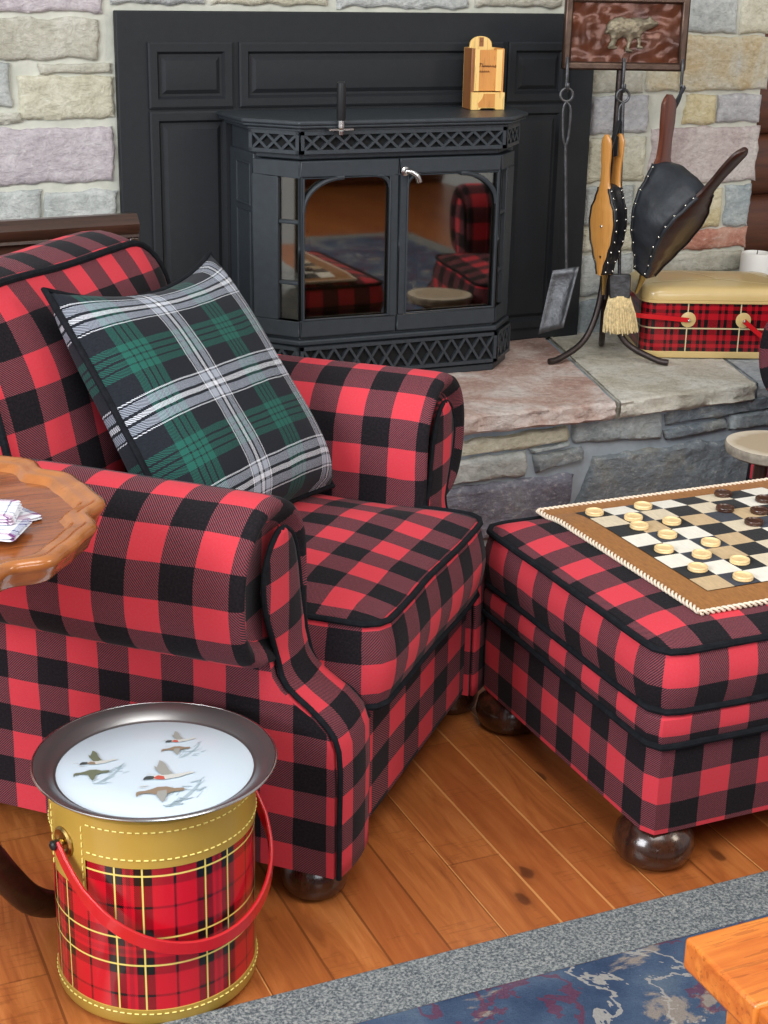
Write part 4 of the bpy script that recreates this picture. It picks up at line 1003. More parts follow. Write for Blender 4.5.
# ================================================================== ARMCHAIR
def bun_foot(root, x, y, X, r=.046, h=.066):
    mb = MB(); mb.lathe([(0, .0005), (r * .72, .0005), (r * .92, h * .16), (r, h * .42), (r * .94, h * .70), (r * .74, h * .9), (r * .6, h), (0, h)], 28, (x, y, 0)); return part('foot', mb, 'foot_wood', root, X)
AL, AR = (.70, 1.72, 0), radians(45.8)
W = .738
def make_chair(label):
    ch = thing('armchair', label, 'armchair', AL, AR); X = frame(AL, AR)
    YF = [(.060, .0), (.13, .0), (.20, .0), (.259, .002), (.284, .012), (.302, .030), (.320, .058), (.337, .080), (.354, .092), (.385, .098)]
    for side in (0, 1):
        mx = (lambda x: x) if side == 0 else (lambda x: W - x)
        # upholstered post with its sweeping front, and the outer side under the arm
        mb = MB(); arc = [YF[0][0]]
        for (z0, y0), (z1, y1) in zip(YF, YF[1:]): arc.append(arc[-1] + sqrt((z1 - z0) ** 2 + (y1 - y0) ** 2))
        n = len(YF)
        mb.grid([[(mx(0), y, z), (mx(.118), y, z)] for z, y in YF], [[(mx(0), arc[i]), (mx(.118), arc[i])] for i in range(n)])
        ys = [0, .2, .45, .72]
        for xx in (0, .118):
            mb.grid([[(mx(xx), YF[i][1] + (.74 - YF[i][1]) * k / 14, YF[i][0]) for k in range(15)] for i in range(n)],
                    [[(YF[i][1] + (.74 - YF[i][1]) * k / 14, YF[i][0]) for k in range(15)] for i in range(n)])
        for zi in (0, -1):
            z, y = YF[zi]; mb.poly([(mx(0), y, z), (mx(.118), y, z), (mx(.118), .74, z), (mx(0), .74, z)])
        mb.poly([(mx(0), .74, YF[0][0]), (mx(.118), .74, YF[0][0]), (mx(.118), .74, YF[-1][0]), (mx(0), .74, YF[-1][0])])
        part('arm_panel', mb, 'buffalo', ch, X, uvoff=(.039, .030), sharp=45)
        # rolled arm
        prof = [(.120, .345), (.121, .42), (.121, .475)] + [(.012 + .109 * cos(a), .487 + .118 * sin(a)) for a in [k * pi / 8 for k in range(1, 8)]] + [(-.097, .487), (-.093, .440), (-.074, .402), (-.040, .381), (.0, .374), (.05, .36)]
        loop = catmull([(x, 0, z) for x, z in prof], 4, True); c0 = Vector((.016, 0, .488))
        m = len(loop); L = [0]
        for i in range(m): L.append(L[-1] + (loop[(i + 1) % m] - loop[i]).length)
        ysec = [(.110, .70), (.101, .78), (.093, .86), (.090, .93), (.094, .975), (.104, 1.0), (.125, 1.008), (.16, 1.004)] + [(.16 + .58 * k / 16, 1.0) for k in range(1, 17)]
        rows = []; U = []
        for y, sc in ysec:
            row = []
            for i, p in enumerate(loop):
                d = p - c0
                if p.z < .43 and p.x > .05: q = c0 + Vector((d.x * sc, 0, d.z * (.5 + .5 * sc)))
                else: q = c0 + d * sc
                q = Vector((q.x, y, q.z))
                # slight sag and padding
                w_ = noise.noise_vector(Vector((q.x * 7, y * 5, q.z * 7))) * .004; q += Vector((w_.x, 0, w_.z))
                row.append((mx(q.x), q.y, q.z))
            rows.append(row); U.append([(y, L[i]) for i in range(m + 1)])
        mb = MB(); V = mb.grid(rows, U, True)
        cv = (mx(c0.x), .112, c0.z); uvr = [(mx(p[0]), p[2]) for p in rows[0]]
        mb.fan(V[0], cv, uvr, (cv[0], cv[2])); mb.face(V[-1])
        arm = part('arm', mb, 'buffalo', ch, X, sharp=75, uvoff=(-.008, .0), vs=.87)
        # keyhole shaped facing let into the arm end, edged with welt
        KX = [(.06, .003, .115), (.15, .003, .115), (.259, .003, .115), (.302, .005, .114), (.34, .010, .112), (.375, .013, .110), (.40, .004, .106), (.425, -.008, .099), (.455, -.022, .092), (.49, -.029, .085), (.52, -.024, .076), (.543, -.008, .062), (.556, .010, .044), (.559, .02, .034)]
        def yk(z):
            for (a, x), (b, y) in zip(YF, YF[1:]):
                if a <= z <= b: return x + (y - x) * (z - a) / (b - a)
            return .098
        def ky(z): return yk(z) - .005 if z < .39 else .093 - .0 * z
        KP = []
        for (a, p, q), (b, r, s_) in zip(KX, KX[1:]):
            for k in range(4):
                t_ = k / 4; KP.append((a + (b - a) * t_, p + (r - p) * t_, q + (s_ - q) * t_))
        KP.append(KX[-1]); mb = MB(); rows = []; U = []; al = KP[0][0]; pv = None
        for z, a, b in KP:
            y = ky(z)
            if pv: al += sqrt((z - pv[0]) ** 2 + (y - pv[1]) ** 2)
            pv = (z, y)
            rows.append([(mx(a + (b - a) * k / 8), y - .006 * sin(pi * k / 8), z) for k in range(9)]); U.append([(mx(a + (b - a) * k / 8), al) for k in range(9)])
        mb.grid(rows, U); part('arm_facing', mb, 'buffalo', ch, X, uvoff=(.012, .030), sharp=75, solid=.006)
        mb = MB()
        path = [(mx(a), ky(z) - .002, z) for z, a, b in KX] + [(mx(b), ky(z) - .002, z) for z, a, b in KX[:1:-1]]
        mb.tube(catmull(path, 3), .0042, 8); part('welt', mb, 'welt', ch, X)
    # seat base with front rail
    mb = MB(); mb.bx(.118, W - .118, .006, .72, .062, .258); part('seat_base', mb, 'buffalo', ch, X, bevel=.012, uvoff=(.02, .008))
    # seat cushion
    mb = MB(); hx, hy, hz = .249, .285, .064
    ring = cushion(mb, hx, hy, hz, .038, .030, .004, .014, 2.6, uvo=(.0, .02)); mb.wobble(.004, 6, 2)
    T = Matrix.Translation((.371, .268, .332)); mb.xf(T)
    sc = part('seat_cushion', mb, 'buffalo', ch, X, sharp=60, uvoff=(.02, .02), vs=.92)
    for z in (hz, -hz):
        mb = MB(); P = [Vector((p.x * 1.006, p.y * 1.006, z)) for p in ring]; P = [p + noise.noise_vector(p * 6 + Vector((14.6, 6.2, 0))) * .004 for p in P]
        mb.tube(P, .0050, 8, closed=True); mb.xf(T); part('welt', mb, 'welt', sc, X)
    # back frame
    mb = MB(); pr = [(.60, .062), (.735, .062), (.785, .60), (.795, .66), (.785, .70), (.765, .71), (.745, .69), (.72, .55), (.70, .35)]
    pr = [(p.x, p.y) for p in catmull([(a, b, 0) for a, b in pr], 3, True)]
    mb.prism(pr, .03, W - .03, lambda y, z, x: (x, y, z)); part('back_frame', mb, 'buffalo', ch, X, bevel=.02, sharp=50)
    # loose back cushion, leaning back
    mb = MB(); hx, hy, hz = .290, .228, .084
    ring = cushion(mb, hx, hy, hz, .085, .055, .03, .040, 2.0, uvo=(.0, .03)); mb.wobble(.007, 5, 5)
    tz = Vector((0, .276, .961)); nz_ = Vector((0, -.961, .276)); ctr = Vector((.386, .640, .566))
    T = Matrix(((1, tz.x, nz_.x, ctr.x), (0, tz.y, nz_.y, ctr.y), (0, tz.z, nz_.z, ctr.z), (0, 0, 0, 1)))
    mb.xf(T); bc = part('back_cushion', mb, 'buffalo', ch, X, sharp=60, uvoff=(.02, .0), vs=.84)
    for z in (hz, -hz):
        mb = MB(); P = [Vector((p.x * 1.004, p.y * 1.004, z)) for p in ring]; P = [p + noise.noise_vector(p * 5 + Vector((36.5, 15.5, 0))) * .007 for p in P]
        mb.tube(P, .0062, 8, closed=True); mb.xf(T); part('welt', mb, 'welt', bc, X)
    for x, y in ((.055, .052), (W - .055, .052), (.06, .69), (W - .06, .69)): bun_foot(ch, x, y, X, .050)
    return ch
chair = make_chair('red and black buffalo check armchair holding the green tartan pillow')
def copy_tree(o, parent=None):
    c = o.copy(); COL.objects.link(c)
    if parent is not None: c.parent = parent
    for k in list(o.children): copy_tree(k, c)
    return c
chair['group'] = 'matching buffalo check armchairs'
c2 = copy_tree(chair); c2.location = (2.022, 2.590, 0); c2.rotation_euler = (0, 0, radians(-80))
c2['label'] = 'red and black check armchair at the right picture edge behind the log slice'

# ================================================================== PILLOW
X = frame(AL, AR)
TLc, TRc, BRc = Vector((.228, .545, .805)), Vector((.668, .498, .793)), Vector((.580, .258, .420))
BLc = TLc + BRc - TRc; pc = (TLc + TRc + BLc + BRc) / 4
ex = ((TRc - TLc) + (BRc - BLc)).normalized(); ey = ((TLc - BLc) + (TRc - BRc)).normalized(); ey = (ey - ex * ey.dot(ex)).normalized(); ez = ex.cross(ey)
pw = thing('throw_pillow', 'green black and white tartan throw pillow leaning in the red armchair', 'pillow', tuple(X @ BLc.lerp(BRc, .5)), AR)
T = Matrix(((ex.x, ey.x, ez.x, pc.x), (ex.y, ey.y, ez.y, pc.y), (ex.z, ey.z, ez.z, pc.z), (0, 0, 0, 1)))
a_, b_ = .222, .226; n = 40
def pil(u, v, s_):
    fx = 1 - .055 * (1 - v * v) ** .8; fy = 1 - .055 * (1 - u * u) ** .8
    h = ((1 - u ** 4) * (1 - v ** 4)) ** .5 * .078 * (1 + .22 * (-v)) + .004 * noise.noise(Vector((u * 2, v * 2, s_ * 3)))* (1-u*u)*(1-v*v)
    # top edge slumps between the corners
    y = b_ * v * fy - (.034 * (1 - u * u) * max(0, v) ** 3)
    return Vector((a_ * u * fx, y, s_ * h))
for s_, nm in ((1, 'front_cover'), (-1, 'back_cover')):
    mb = MB(); ct = [-1 + 2 * k / n for k in range(n + 1)]
    mb.grid([[pil(u, v, s_) for u in ct] for v in ct], [[(a_ * u + (.31 if s_ < 0 else 0), b_ * v) for u in ct] for v in ct]); mb.xf(T); part(nm, mb, 'tartan', pw, X, sharp=80)
mb = MB(); e_ = [-1 + 2 * k / 24 for k in range(25)]
P = [pil(u, -1, 1) for u in e_] + [pil(1, v, 1) for v in e_[1:]] + [pil(u, 1, 1) for u in e_[::-1][1:]] + [pil(-1, v, 1) for v in e_[::-1][1:-1]]
mb.tube(P, .0055, 8, closed=True); mb.xf(T); part('welt', mb, 'welt', pw, X)

# ================================================================== OTTOMAN
OC = (1.506, 1.915, 0); OHX, OHY = .345, .280
ot = thing('ottoman', 'large red and black buffalo check ottoman with bun feet under the checkerboard', 'ottoman', OC); X = Matrix.Translation(OC)
def oring(mb, hx, hy, r, prof, uvz=0):
    rows = []; U = []; base, L = rrect(hx, hy, r)
    for o_, z in prof:
        r2, _ = rrect(hx + o_, hy + o_, max(.004, r + o_)); rows.append([(p.x, p.y, z) for p, _ in r2]); U.append([(-s_ + uvz, z) for _, s_ in base] + [(-L + uvz, z)])
    return mb.grid(rows, U, True), [p for p, _ in base]
mb = MB(); V, R0 = oring(mb, OHX - .004, OHY - .004, .018, [(-.012, .066), (0, .068), (0, .074), (.001, .14), (0, .210), (-.006, .214)]); mb.face(V[0][::-1]); mb.face(V[-1]); part('base', mb, 'buffalo', ot, X, uvoff=(.006, .0556))
mb = MB(); V, R1_ = oring(mb, OHX - .002, OHY - .002, .024, [(-.006, .212), (0, .215), (.004, .225), (.005, .24), (.003, .257), (-.006, .264)]); mb.face(V[0][::-1]); mb.face(V[-1]); part('border_band', mb, 'buffalo', ot, X, uvoff=(.03, .03))
mb = MB(); OCZ, OHZ, OCR = .315, .048, .022
ring = cushion(mb, OHX - .002, OHY - .002, OHZ, .034, OCR, .002, .010, 6.0, uvo=(.01, .0)); mb.xf(Matrix.Translation((0, 0, OCZ))); oc = part('top_cushion', mb, 'buffalo', ot, X, sharp=60, uvoff=(.012, .0045), vs=.78)
def welt(P, z, root, wob=0):
    mb = MB(); mb.tube([(p.x, p.y, z + wob * noise.noise(Vector((p.x * 7, p.y * 7, z * 50)))) for p in P], .0056, 8, closed=True); part('welt', mb, 'welt', root, X)
welt([p * 1.006 for p in ring], OCZ + OHZ, oc, .002); welt([p * 1.004 for p in ring], OCZ - OHZ, oc, .003); welt([p * 1.006 for p in R1_], .213, ot, .002)
for x, y in ((-OHX + .047, -OHY + .050), (OHX - .054, -OHY + .050), (-OHX + .047, OHY - .050), (OHX - .054, OHY - .050)): bun_foot(ot, x, y, X, .062, .068)

# ================================================================== CHECKERBOARD
def otop(x, y):
    m = max(abs(x - OC[0]) / (OHX - .002), abs(y - OC[1]) / (OHY - .002)); return OCZ + OHZ + OCR * (1 - min(.86, m) ** 6) + .0008
BX0, BX1, BY0, BY1 = 1.266, 1.757, 1.702, 2.188; IX0, IY0, SQ = 1.3165, 1.757, .0488
cb = thing('checkerboard', 'cowhide checkerboard with brown border and laced ivory edge lying on the ottoman', 'checkerboard', ((BX0 + BX1) / 2, (BY0 + BY1) / 2, otop(1.5, 1.93)))
I4 = Matrix.Identity(4)
def sheet(mb, x0, x1, y0, y1, zo, n=6, jit=None):
    mb.grid([[(x0 + (x1 - x0) * j / n, y0 + (y1 - y0) * i / n, otop(x0 + (x1 - x0) * j / n, y0 + (y1 - y0) * i / n) + zo) for j in range(n + 1)] for i in range(n + 1)])
mb = MB(); IX1, IY1 = IX0 + 8 * SQ, IY0 + 8 * SQ
for r_ in ((BX0, BX1, BY0, IY0), (BX0, BX1, IY1, BY1), (BX0, IX0, IY0, IY1), (IX1, BX1, IY0, IY1)): sheet(mb, *r_, .005, 16)
sheet(mb, BX0, BX1, BY0, BY1, .0, 16); part('border', mb, 'hide_brown', cb, I4, sharp=80)
hm = ['hide_black', 'hide_char', 'hide_white', 'hide_cream', 'hide_tan']
mb = MB(); rr = random.Random(4)
corner = [[(IX0 + i * SQ + (rr.uniform(-.0012, .0012) if 0 < i < 8 else 0), IY0 + j * SQ + (rr.uniform(-.0012, .0012) if 0 < j < 8 else 0)) for j in range(9)] for i in range(9)]
for i in range(8):
    for j in range(8):
        dark = (i + (7 - j)) % 2 == 0
        mb.mi = (0 if rr.random() < .7 else 1) if dark else (2 if rr.random() < .6 else 3 if rr.random() < .7 else 4)
        if (i, j) == (0, 0): mb.mi = 4
        c = [corner[i][j], corner[i + 1][j], corner[i + 1][j + 1], corner[i][j + 1]]
        mb.face([mb.bm.verts.new((x, y, otop(x, y) + .0062)) for x, y in c])
part('checkered_field', mb, hm, cb, I4)
mb = MB(); cr4 = [(BX0, BY0), (BX1, BY0), (BX1, BY1), (BX0, BY1)]; line = []
for k in range(4):
    a, b = Vector(cr4[k]), Vector(cr4[(k + 1) % 4]); n_ = int((b - a).length / .0024); e = (b - a).normalized(); q = Vector((-e.y, e.x))
    line += [(a.lerp(b, m / n_), q) for m in range(n_)]
for ph in (0, pi):
    P = []
    for k, (p, q) in enumerate(line):
        an = 2 * pi * k * .0024 / .019 + ph; d = q * cos(an) * .0030
        P.append(Vector((p.x + d.x, p.y + d.y, otop(p.x, p.y) + .0036 + sin(an) * .0030)))
    mb.tube(P, .0022, 5, closed=True)
part('laced_edge', mb, 'braid', cb, I4, sharp=80)

# ---- checkers
def checker_mesh(nm, mat):
    mb = MB(); r = .0158; mb.lathe([(0, 0), (r * .94, 0), (r, .001), (r, .0028), (r * .965, .0034), (r, .0042), (r, .0058), (r * .95, .0070), (r * .84, .0072), (r * .76, .0052), (r * .3, .0050), (0, .0050)], 28); return mb
ROW = {0: 'nearest the board edge'}
LT = [((1.337, 2.119), 'pale checker on the far corner square beside the brown border', ), ((1.433, 2.117), 'pale checker in the far row with a white square on its left'),
      ((1.381, 2.066), 'pale checker second from the left border, one row in from the far row'), ((1.367, 2.026), 'pale checker touching the front of another one near the far left corner'),
      ((1.431, 2.026), 'pale checker farthest right in the third row from the far edge'), ((1.388, 1.974), 'pale checker in the fourth row, straight in front of a third row checker'),
      ((1.434, 1.918), 'pale checker right of the board centre, behind all the front half checkers'), ((1.346, 1.920), 'pale checker closest to the left brown border at mid board'),
      ((1.389, 1.878), 'pale checker between the centre one and the near left group'), ((1.350, 1.832), 'pale checker nearest the left border in the front half of the board'),
      ((1.430, 1.834), 'pale checker second from the front, on a black square right of centre'), ((1.394, 1.776), 'pale checker in the row closest to the front border')]
DK = [((1.606, 2.126), 'dark checker in the far row beside the far brown border'), ((1.555, 2.049), 'dark checker in the second row, in front of the far row dark checker'), ((1.604, 2.018), 'dark checker right of centre between two other dark ones'),
      ((1.650, 2.066), 'dark checker at the right picture edge, behind another dark one'), ((1.560, 1.974), 'dark checker closest to the front of the dark ones')]
for lst, mat, grp in ((LT, 'check_light', 'pale wooden checkers on the board'), (DK, 'check_dark', 'dark wooden checkers on the board')):
    first = None
    for k, ((x, y), lb) in enumerate(lst):
        loc = (x, y, otop(x, y) + .0066)
        if first is None: first = obj('checker', checker_mesh('checker', mat), mat); o = first
        else: o = first.copy(); COL.objects.link(o)
        o.location = loc; o.rotation_euler = (0, 0, rnd.random() * 6); tag(o, lb, 'checker', grp)
# ================================================================== PIE CRUST TABLE
TC = (.148, 1.742, 0); TZ = .66; TRd = .245
tb = thing('pedestal_table', 'brown scalloped edge pedestal table in front of the armchair arm', 'table', TC); X = Matrix.Translation(TC)
def scal(a):      # pie-crust outline: wide shallow arcs with small steps between
    k = 8; ph = (a / (2 * pi) * k + .22) % 1.0
    return 1 + .018 * sin(2 * pi * ph) + .020 * sin(4 * pi * ph + .6) + .010 * cos(6 * pi * ph)
mb = MB(); n = 192
def trow(r, z, s_=1.0): return [(cos(2 * pi * j / n) * r * (1 + (scal(2 * pi * j / n) - 1) * s_), sin(2 * pi * j / n) * r * (1 + (scal(2 * pi * j / n) - 1) * s_), z) for j in range(n)]
R = TRd
V = mb.grid([trow(.05, TZ - .006, 0), trow(R * .5, TZ - .006, .1), trow(R * .8, TZ - .006, .7), trow(R - .036, TZ - .0055, 1)], None, True); mb.face(V[0][::-1])
V2 = mb.grid([trow(R - .012, TZ - .026), trow(R * .7, TZ - .026, .5), trow(.03, TZ - .026, 0)], None, True); mb.face(V2[-1])
tp = part('table_top', mb, 'table_wood', tb, X, sharp=70)
mb = MB(); mb.grid([trow(R - .037, TZ - .0056), trow(R - .033, TZ - .0035), trow(R - .030, TZ + .001), trow(R - .024, TZ + .0035), trow(R - .018, TZ + .002), trow(R - .013, TZ + .0045), trow(R - .007, TZ + .006), trow(R - .001, TZ + .003), trow(R + .001, TZ - .003), trow(R - .002, TZ - .008), trow(R - .007, TZ - .016), trow(R - .010, TZ - .024), trow(R - .013, TZ - .0262)], None, True)
part('carved_rim', mb, 'rim_wood', tp, X, sharp=70)
mb = MB(); mb.lathe([(0, .155), (.03, .155), (.036, .17), (.036, .20), (.026, .215), (.022, .24), (.030, .27), (.040, .31), (.038, .35), (.024, .41), (.018, .48), (.02, .52), (.028, .535), (.022, .55), (.024, .60), (.06, .62), (.06, .635), (0, .635)], 32); part('pedestal', mb, 'dark_wood', tb, X)
for k in range(3):
    a = radians(30) + k * 2 * pi / 3; c, s_ = cos(a), sin(a); rad = .262
    pts = catmull([(.02, .185), (.06, .195), (.105, .165), (.140, .110), (.175, .060), (.215, .030), (.245, .022), (rad, .020)], 5)
    mb = MB(); rows = []
    for i, p in enumerate(pts):
        t_ = i / (len(pts) - 1); hgt = .024 - .006 * t_ ; wd = .013 - .003 * t_
        if t_ > .88: hgt *= 1 + .15 * sin((t_ - .88) * 20)
        q = pts[min(i + 1, len(pts) - 1)] - pts[max(i - 1, 0)]; q.normalize(); nx_, nz_ = -q.y, q.x
        rows.append([(c * (p.x + nx_ * hgt * cos(b)) - s_ * wd * sin(b), s_ * (p.x + nx_ * hgt * cos(b)) + c * wd * sin(b), max(.001, p.y + nz_ * hgt * cos(b))) for b in [2 * pi * j / 14 for j in range(14)]])
    V = mb.grid(rows, None, True); mb.face(V[0][::-1]); mb.face(V[-1]); part('leg', mb, 'dark_wood', tb, X, sharp=60)

# ---- folded napkins
def napkin(c, rz, sx, sy, z, th, label, lay=3):
    root = thing('folded_napkin', label, 'napkin', (c[0], c[1], z), rz, 'folded plaid napkins on the pedestal table'); X = frame((c[0], c[1], z), rz)
    mb = MB(); n = 12
    for k in range(lay):
        z0 = th * k / lay; h = th / lay * .94; m = sx * (1 - .012 * k); ring, L = rrect(m, sy * (1 - .01 * k), .006)
        rows = []; U = []
        for o_, zz in ((-.006, 0.0), (-.001, h * .15), (.0008, h * .5), (-.001, h * .85), (-.006, h)):
            rows.append([(p.x * (1 + o_ / m), p.y * (1 + o_ / sy), z0 + zz + .0012 * noise.noise(Vector((p.x * 40, p.y * 40, k + c[0] * 9)))) for p, _ in ring]); U.append([(p.x, p.y + zz * 1) for p, _ in ring] + [(ring[0][0].x, ring[0][0].y + zz)])
        V = mb.grid(rows, U, True)
        mb.fan(V[-1], (0, 0, z0 + h), U[-1], (0, 0)); mb.fan(V[0], (0, 0, z0), U[0], (0, 0), flip=True)
    part('cloth', mb, 'napkin', root, X, sharp=70, weld=False)
napkin((.238, 1.690), radians(24), .076, .034, TZ - .0052, .006, 'flat folded plaid napkin, lowest of the stack on the pedestal table', 2)
napkin((.222, 1.676), radians(-30), .076, .034, TZ + .0008, .006, 'folded plaid napkin turned askew in the middle of the stack', 2)
napkin((.215, 1.704), radians(-21), .080, .032, TZ + .0071, .010, 'thick folded plaid napkin lying on top of the stack', 3)

# ================================================================== DRINKS COOLER
KL = (.4415, 1.700, 0); KR = .1295
kz = .298
ck_ = thing('drinks_cooler', 'cylindrical red tartan drinks cooler with mustard bands and red bail handle', 'cooler', KL); X = Matrix.Translation(KL)
mb = MB(); mb.lathe([(KR, .028), (KR, .10), (KR, .17), (KR, .235)], 96, uvr=KR); part('body', mb, 'cooler_plaid', ck_, X)
mb = MB(); mb.lathe([(0, .001), (KR - .008, .001), (KR - .001, .006), (KR + .0012, .010), (KR + .0012, .029), (KR, .0295)], 96); part('base_band', mb, 'mustard', ck_, X)
mb = MB(); mb.lathe([(KR, .2335), (KR + .0014, .234), (KR + .0014, kz - .003), (KR - .004, kz), (0, kz)], 96)
# the pointed tab that drops behind the left handle ear
def cyl(a, z, r): return (cos(a) * r, sin(a) * r, z)
AF = atan2(-.967, -.255)      # direction of the viewer-side front
AP = AF - radians(57)         # left ear
AQ = AP + pi                  # right ear
for ac in (AP, AQ):
    rows = [[cyl(ac - .30 + .60 * j / 12, z, KR + .0014) for j in range(13)] for z in (.236, .212)] + [[cyl(ac - .30 + .60 * j / 12, .212 - .022 * (1 if 2 <= j <= 12 else j / 2), KR + .0014) for j in range(13)]]
    mb.grid(rows)
top = part('top_band', mb, 'mustard', ck_, X, sharp=50)
mb = MB()
for zz in (.246, .284):
    for k in range(88):
        a = 2 * pi * k / 88
        if abs((a - AP + pi) % (2 * pi) - pi) < .30: continue
        mb.tube([cyl(a + t_, zz, KR + .002) for t_ in (0, .022, .042)], .0011, 4)
for ac in (AP, AQ):
    for sg in (-.27, .27):
        for k in range(8): mb.tube([cyl(ac + sg, .196 + k * .011, KR + .002), cyl(ac + sg, .2025 + k * .011, KR + .002)], .0011, 4)
for k in range(88):
    a = 2 * pi * k / 88; mb.tube([cyl(a + t_, .024, KR + .0018) for t_ in (0, .022, .042)], .001, 4)
o = part('stitching', mb, 'stitch', top, X)
for ac in (AP, AQ):
    mb = MB(); mb.lathe([(.020, 0), (.020, .002), (.017, .004), (.012, .003), (.010, .001), (0, .001)], 24); mb.sphere((0, 0, .006), .006, 10)
    d = Vector((cos(ac), sin(ac), 0)); Rm = d.to_track_quat('Z', 'Y').to_matrix().to_4x4(); mb.xf(Matrix.Translation(d * (KR + .001) + Vector((0, 0, .244))) @ Rm); part('handle_ear', mb, 'brass', ck_, X)
    mb = MB(); mb.lathe([(0, .008), (.0055, .008), (.0065, .011), (.0065, .017), (.004, .019), (0, .019)], 8); mb.xf(Matrix.Translation(d * (KR + .001) + Vector((0, 0, .244))) @ Rm); part('pivot_screw', mb, 'black_plastic', ck_, X)
dx = Vector((cos(AQ), sin(AQ), 0)); fr2 = Vector((dx.y, -dx.x, 0)); 
if fr2.dot(Vector((-.255, -.967, 0))) < 0: fr2 = -fr2
drop = radians(41); Lr = .190; pth = []
for k in range(33):
    t_ = pi * k / 32; s_ = sin(t_); R_ = KR + .012
    cx = -cos(t_) * R_ * (1 + .10 * s_ * abs(cos(t_))); f_ = s_ ** .85 * Lr
    pth.append(dx * cx + (fr2 * cos(drop) - Vector((0, 0, 1)) * sin(drop)) * f_ + Vector((0, 0, .244)))
mb = MB(); mb.strap(pth, lambda i: (0, 0, 1) if 3 < i < 29 else fr2 * .7 + Vector((0, 0, .7)), .018, .005); part('bail_handle', mb, 'red_enamel', ck_, X, sharp=50)

# ================================================================== TRAY
YL_ = (.445, 1.696, kz + .0006)
ty = thing('serving_tray', 'round steel rimmed white tray with flying ducks, lying on the tartan cooler', 'tray', YL_); X = Matrix.Translation(YL_)
mb = MB(); mb.lathe([(0, 0), (.120, 0), (.127, .002), (.136, .0095), (.149, .0165), (.1525, .0175), (.1535, .0165), (.1525, .0150), (.149, .0150)], 96)
mb.lathe([(.149, .0150), (.1355, .0078), (.1268, .0006), (.1268, .0003)], 96)
mb2 = MB(); mb2.lathe([(.1535, .0165), (.1525, .0182), (.150, .0182), (.138, .0125), (.1285, .0048), (.1268, .0030), (.122, .0026)], 96); mb2.lathe([(.1535, .0165), (.150, .0148), (.136, .0085), (.127, .001), (.12, 0), (0, 0)], 96)
part('rim', mb2, 'tray_steel', ty, X, sharp=50)
mb = MB(); mb.tube([(cos(2 * pi * k / 96) * .1528, sin(2 * pi * k / 96) * .1528, .0172) for k in range(96)], .0018, 8, closed=True); o = part('rolled_lip', mb, 'chrome', ty, X); o['label'] = 'bright polished lip'
mb = MB(); mb.lathe([(.1245, .0027), (.1235, .0032), (.06, .0032), (0, .0032)], 96); face_ = part('enamel_face', mb, 'tray_white', ty, X)
M['duck_grey'] = simple('printed_grey_feather', rgb(158, 158, 152), .35); M['duck_green'] = simple('printed_olive_feather', rgb(112, 118, 96), .35); M['duck_brown'] = simple('printed_brown_feather', rgb(146, 128, 108), .35)
M['duck_dark'] = simple('printed_dark_head', rgb(72, 78, 76), .35); M['duck_red'] = simple('printed_red_breast', rgb(196, 92, 78), .35); M['duck_pale'] = simple('printed_pale_belly', rgb(206, 206, 200), .35); M['reed'] = simple('printed_pale_reed', rgb(168, 186, 194), .35)
er, ef = Vector((.967, -.255, 0)), Vector((.255, .967, 0))
def tpos(x, y, k=0): return er * x + ef * y + Vector((0, 0, .0034 + k * .00006))
def flock(cx, cy, s_, cols, reeds=9):
    """a pair of ducks over water: a drake with raised wings above a hen with a lowered wing"""
    mb = MB(); F = 2.9
    mats = list(cols) + ['reed']; lay = [0]
    def pl(pts, mi, ox, oy): lay[0] += 1; mb.mi = mi; mb.face([mb.bm.verts.new(tpos(cx + (ox + x) * s_, cy + (oy + y) * s_ * F, lay[0])) for x, y in pts])
    # water and reeds
    pl([(-.02, -.30), (.10, -.26), (.30, -.20), (.50, -.10), (.62, -.02), (.66, .0), (.60, -.08), (.46, -.17), (.28, -.25), (.10, -.30)], 5, 0, 0)
    for k in range(reeds):
        x = -.05 + .75 * rnd.random(); y = -.30 + .22 * rnd.random() + .18 * (x - .2); a = rnd.uniform(-.2, 1.2)
        pl([(x, y), (x + .12 * cos(a) + .05, y + .10 * sin(a)), (x + .12 * cos(a) + .055, y + .10 * sin(a) + .008), (x, y + .012)], 5, 0, 0)
    for k in range(4):
        x = -.55 + .25 * rnd.random(); y = -.1 + .2 * rnd.random(); pl([(x, y), (x + .13, y + .004), (x + .13, y + .008), (x, y + .006)], 3, 0, 0)
    # drake
    ox, oy = .06, .06
    pl([(-.30, -.02), (-.20, -.035), (-.05, -.04), (.20, -.02), (.36, .01), (.46, .02), (.48, .035), (.40, .04), (.30, .028), (.12, .02), (-.08, .035), (-.20, .02), (-.28, .01)], 3, ox, oy)
    pl([(-.26, -.015), (-.18, -.035), (-.04, -.04), (-.06, .0), (-.16, .015)], 4, ox, oy)
    pl([(-.43, -.030), (-.40, -.036), (-.37, -.026), (-.28, -.030), (-.23, -.02), (-.24, .008), (-.31, .012), (-.37, .010), (-.41, -.006)], 2, ox, oy)
    pl([(-.10, .015), (-.20, .09), (-.23, .135), (-.18, .115), (-.15, .16), (-.13, .205), (-.08, .19), (-.02, .15), (.02, .09), (.10, .03), (.02, .015)], 0, ox, oy)
    # hen
    ox, oy = -.04, -.13
    pl([(-.46, -.02), (-.44, -.05), (-.41, -.02), (-.36, -.008), (-.22, -.01), (-.10, -.03), (.06, -.03), (.20, -.005), (.36, .0), (.40, .015), (.38, .035), (.22, .035), (.08, .06), (-.08, .06), (-.20, .035), (-.30, .022), (-.40, .02), (-.45, .008)], 1, ox, oy)
    pl([(-.08, .01), (-.10, -.04), (-.05, -.09), (.0, -.125), (.04, -.10), (.08, -.03), (.08, .02)], 0, ox, oy)
    return part('duck_print', mb, mats, face_, X, sharp=10)
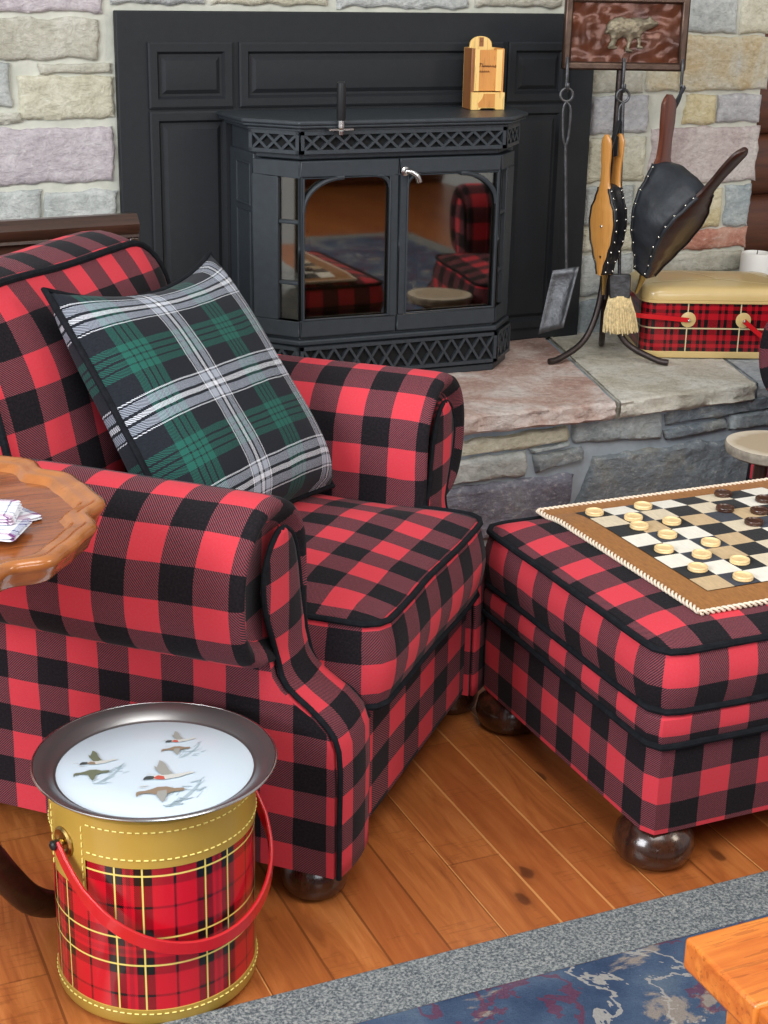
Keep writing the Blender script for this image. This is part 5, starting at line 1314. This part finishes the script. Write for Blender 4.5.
flock(.010, -.040, .070, ['duck_grey', 'duck_brown', 'duck_dark', 'duck_pale', 'duck_red'], 24)
flock(-.076, .010, .052, ['duck_green', 'duck_green', 'duck_dark', 'duck_pale', 'duck_brown'], 18)
flock(.030, .058, .044, ['duck_grey', 'duck_brown', 'duck_dark', 'duck_pale', 'duck_red'], 16)

# ================================================================== COFFEE TABLE
CT = (1.15, .66, 0); cz = .42
ct = thing('coffee_table', 'orange pine coffee table on the blue rug in the near corner', 'coffee table', CT); X = I4
CX0, CX1, CY0, CY1 = .760, 1.62, .30, .998
mb = MB(); mb.bx(CX0, CX1, CY0, CY1 - .112, cz - .034, cz); tpw = part('table_top', mb, 'pine_y', ct, X, bevel=.004)
mb = MB(); mb.bx(CX0, CX1, CY1 - .1105, CY1, cz - .034, cz); part('breadboard_end', mb, 'pine', ct, X, bevel=.004)
mb = MB()
mb.bx(CX0 + .05, CX1 - .05, CY1 - .06, CY1 - .04, cz - .12, cz - .034); mb.bx(CX0 + .05, CX1 - .05, CY0 + .04, CY0 + .06, cz - .12, cz - .034)
mb.bx(CX0 + .045, CX0 + .065, CY0 + .06, CY1 - .06, cz - .12, cz - .034); mb.bx(CX1 - .065, CX1 - .045, CY0 + .06, CY1 - .06, cz - .12, cz - .034); part('apron', mb, 'pine', ct, X, bevel=.002)
for x in (CX0 + .06, CX1 - .06):
    for y in (CY0 + .055, CY1 - .055):
        mb = MB(); q = lambda h, z: [(x - h, y - h, z), (x + h, y - h, z), (x + h, y + h, z), (x - h, y + h, z)]
        mb.hull2(q(.020, .013), q(.027, cz - .034)); part('leg', mb, 'pine', ct, X, bevel=.003)

# ================================================================== LIGHT
wd = bpy.data.worlds.new('world'); SC.world = wd; wd.use_nodes = True
bg = wd.node_tree.nodes['Background']; bg.inputs[0].default_value = (.90, .95, 1.0, 1); bg.inputs[1].default_value = .52
def area(name, loc, aim, sx, sy, power, col):
    d = bpy.data.lights.new(name, 'AREA'); d.shape = 'RECTANGLE'; d.size = sx; d.size_y = sy; d.energy = power; d.color = col
    o = bpy.data.objects.new(name, d); COL.objects.link(o); o.location = loc
    o.rotation_euler = (Vector(aim) - Vector(loc)).to_track_quat('-Z', 'Y').to_euler(); return o
area('window_daylight', (-2.3, .6, 2.1), (1.0, 2.3, .3), 1.8, 1.5, 150, (.90, .95, 1.0))
area('skylight', (.6, .2, 3.3), (1.3, 2.4, .3), 2.0, 1.6, 62, (1.0, .97, .93))
area('front_window_daylight', (1.0, -2.15, 1.42), (1.3, 3.0, .6), 3.2, 1.1, 55, (.88, .94, 1.0))
area('room_lamp', (3.4, -.4, 2.3), (1.6, 2.6, .5), .9, .9, 30, (1.0, .88, .72))

SC.view_settings.view_transform = 'Standard'; SC.view_settings.look = 'None'
SC.view_settings.exposure = 0.0; SC.view_settings.gamma = 1.0; SC.view_settings.use_curve_mapping = False
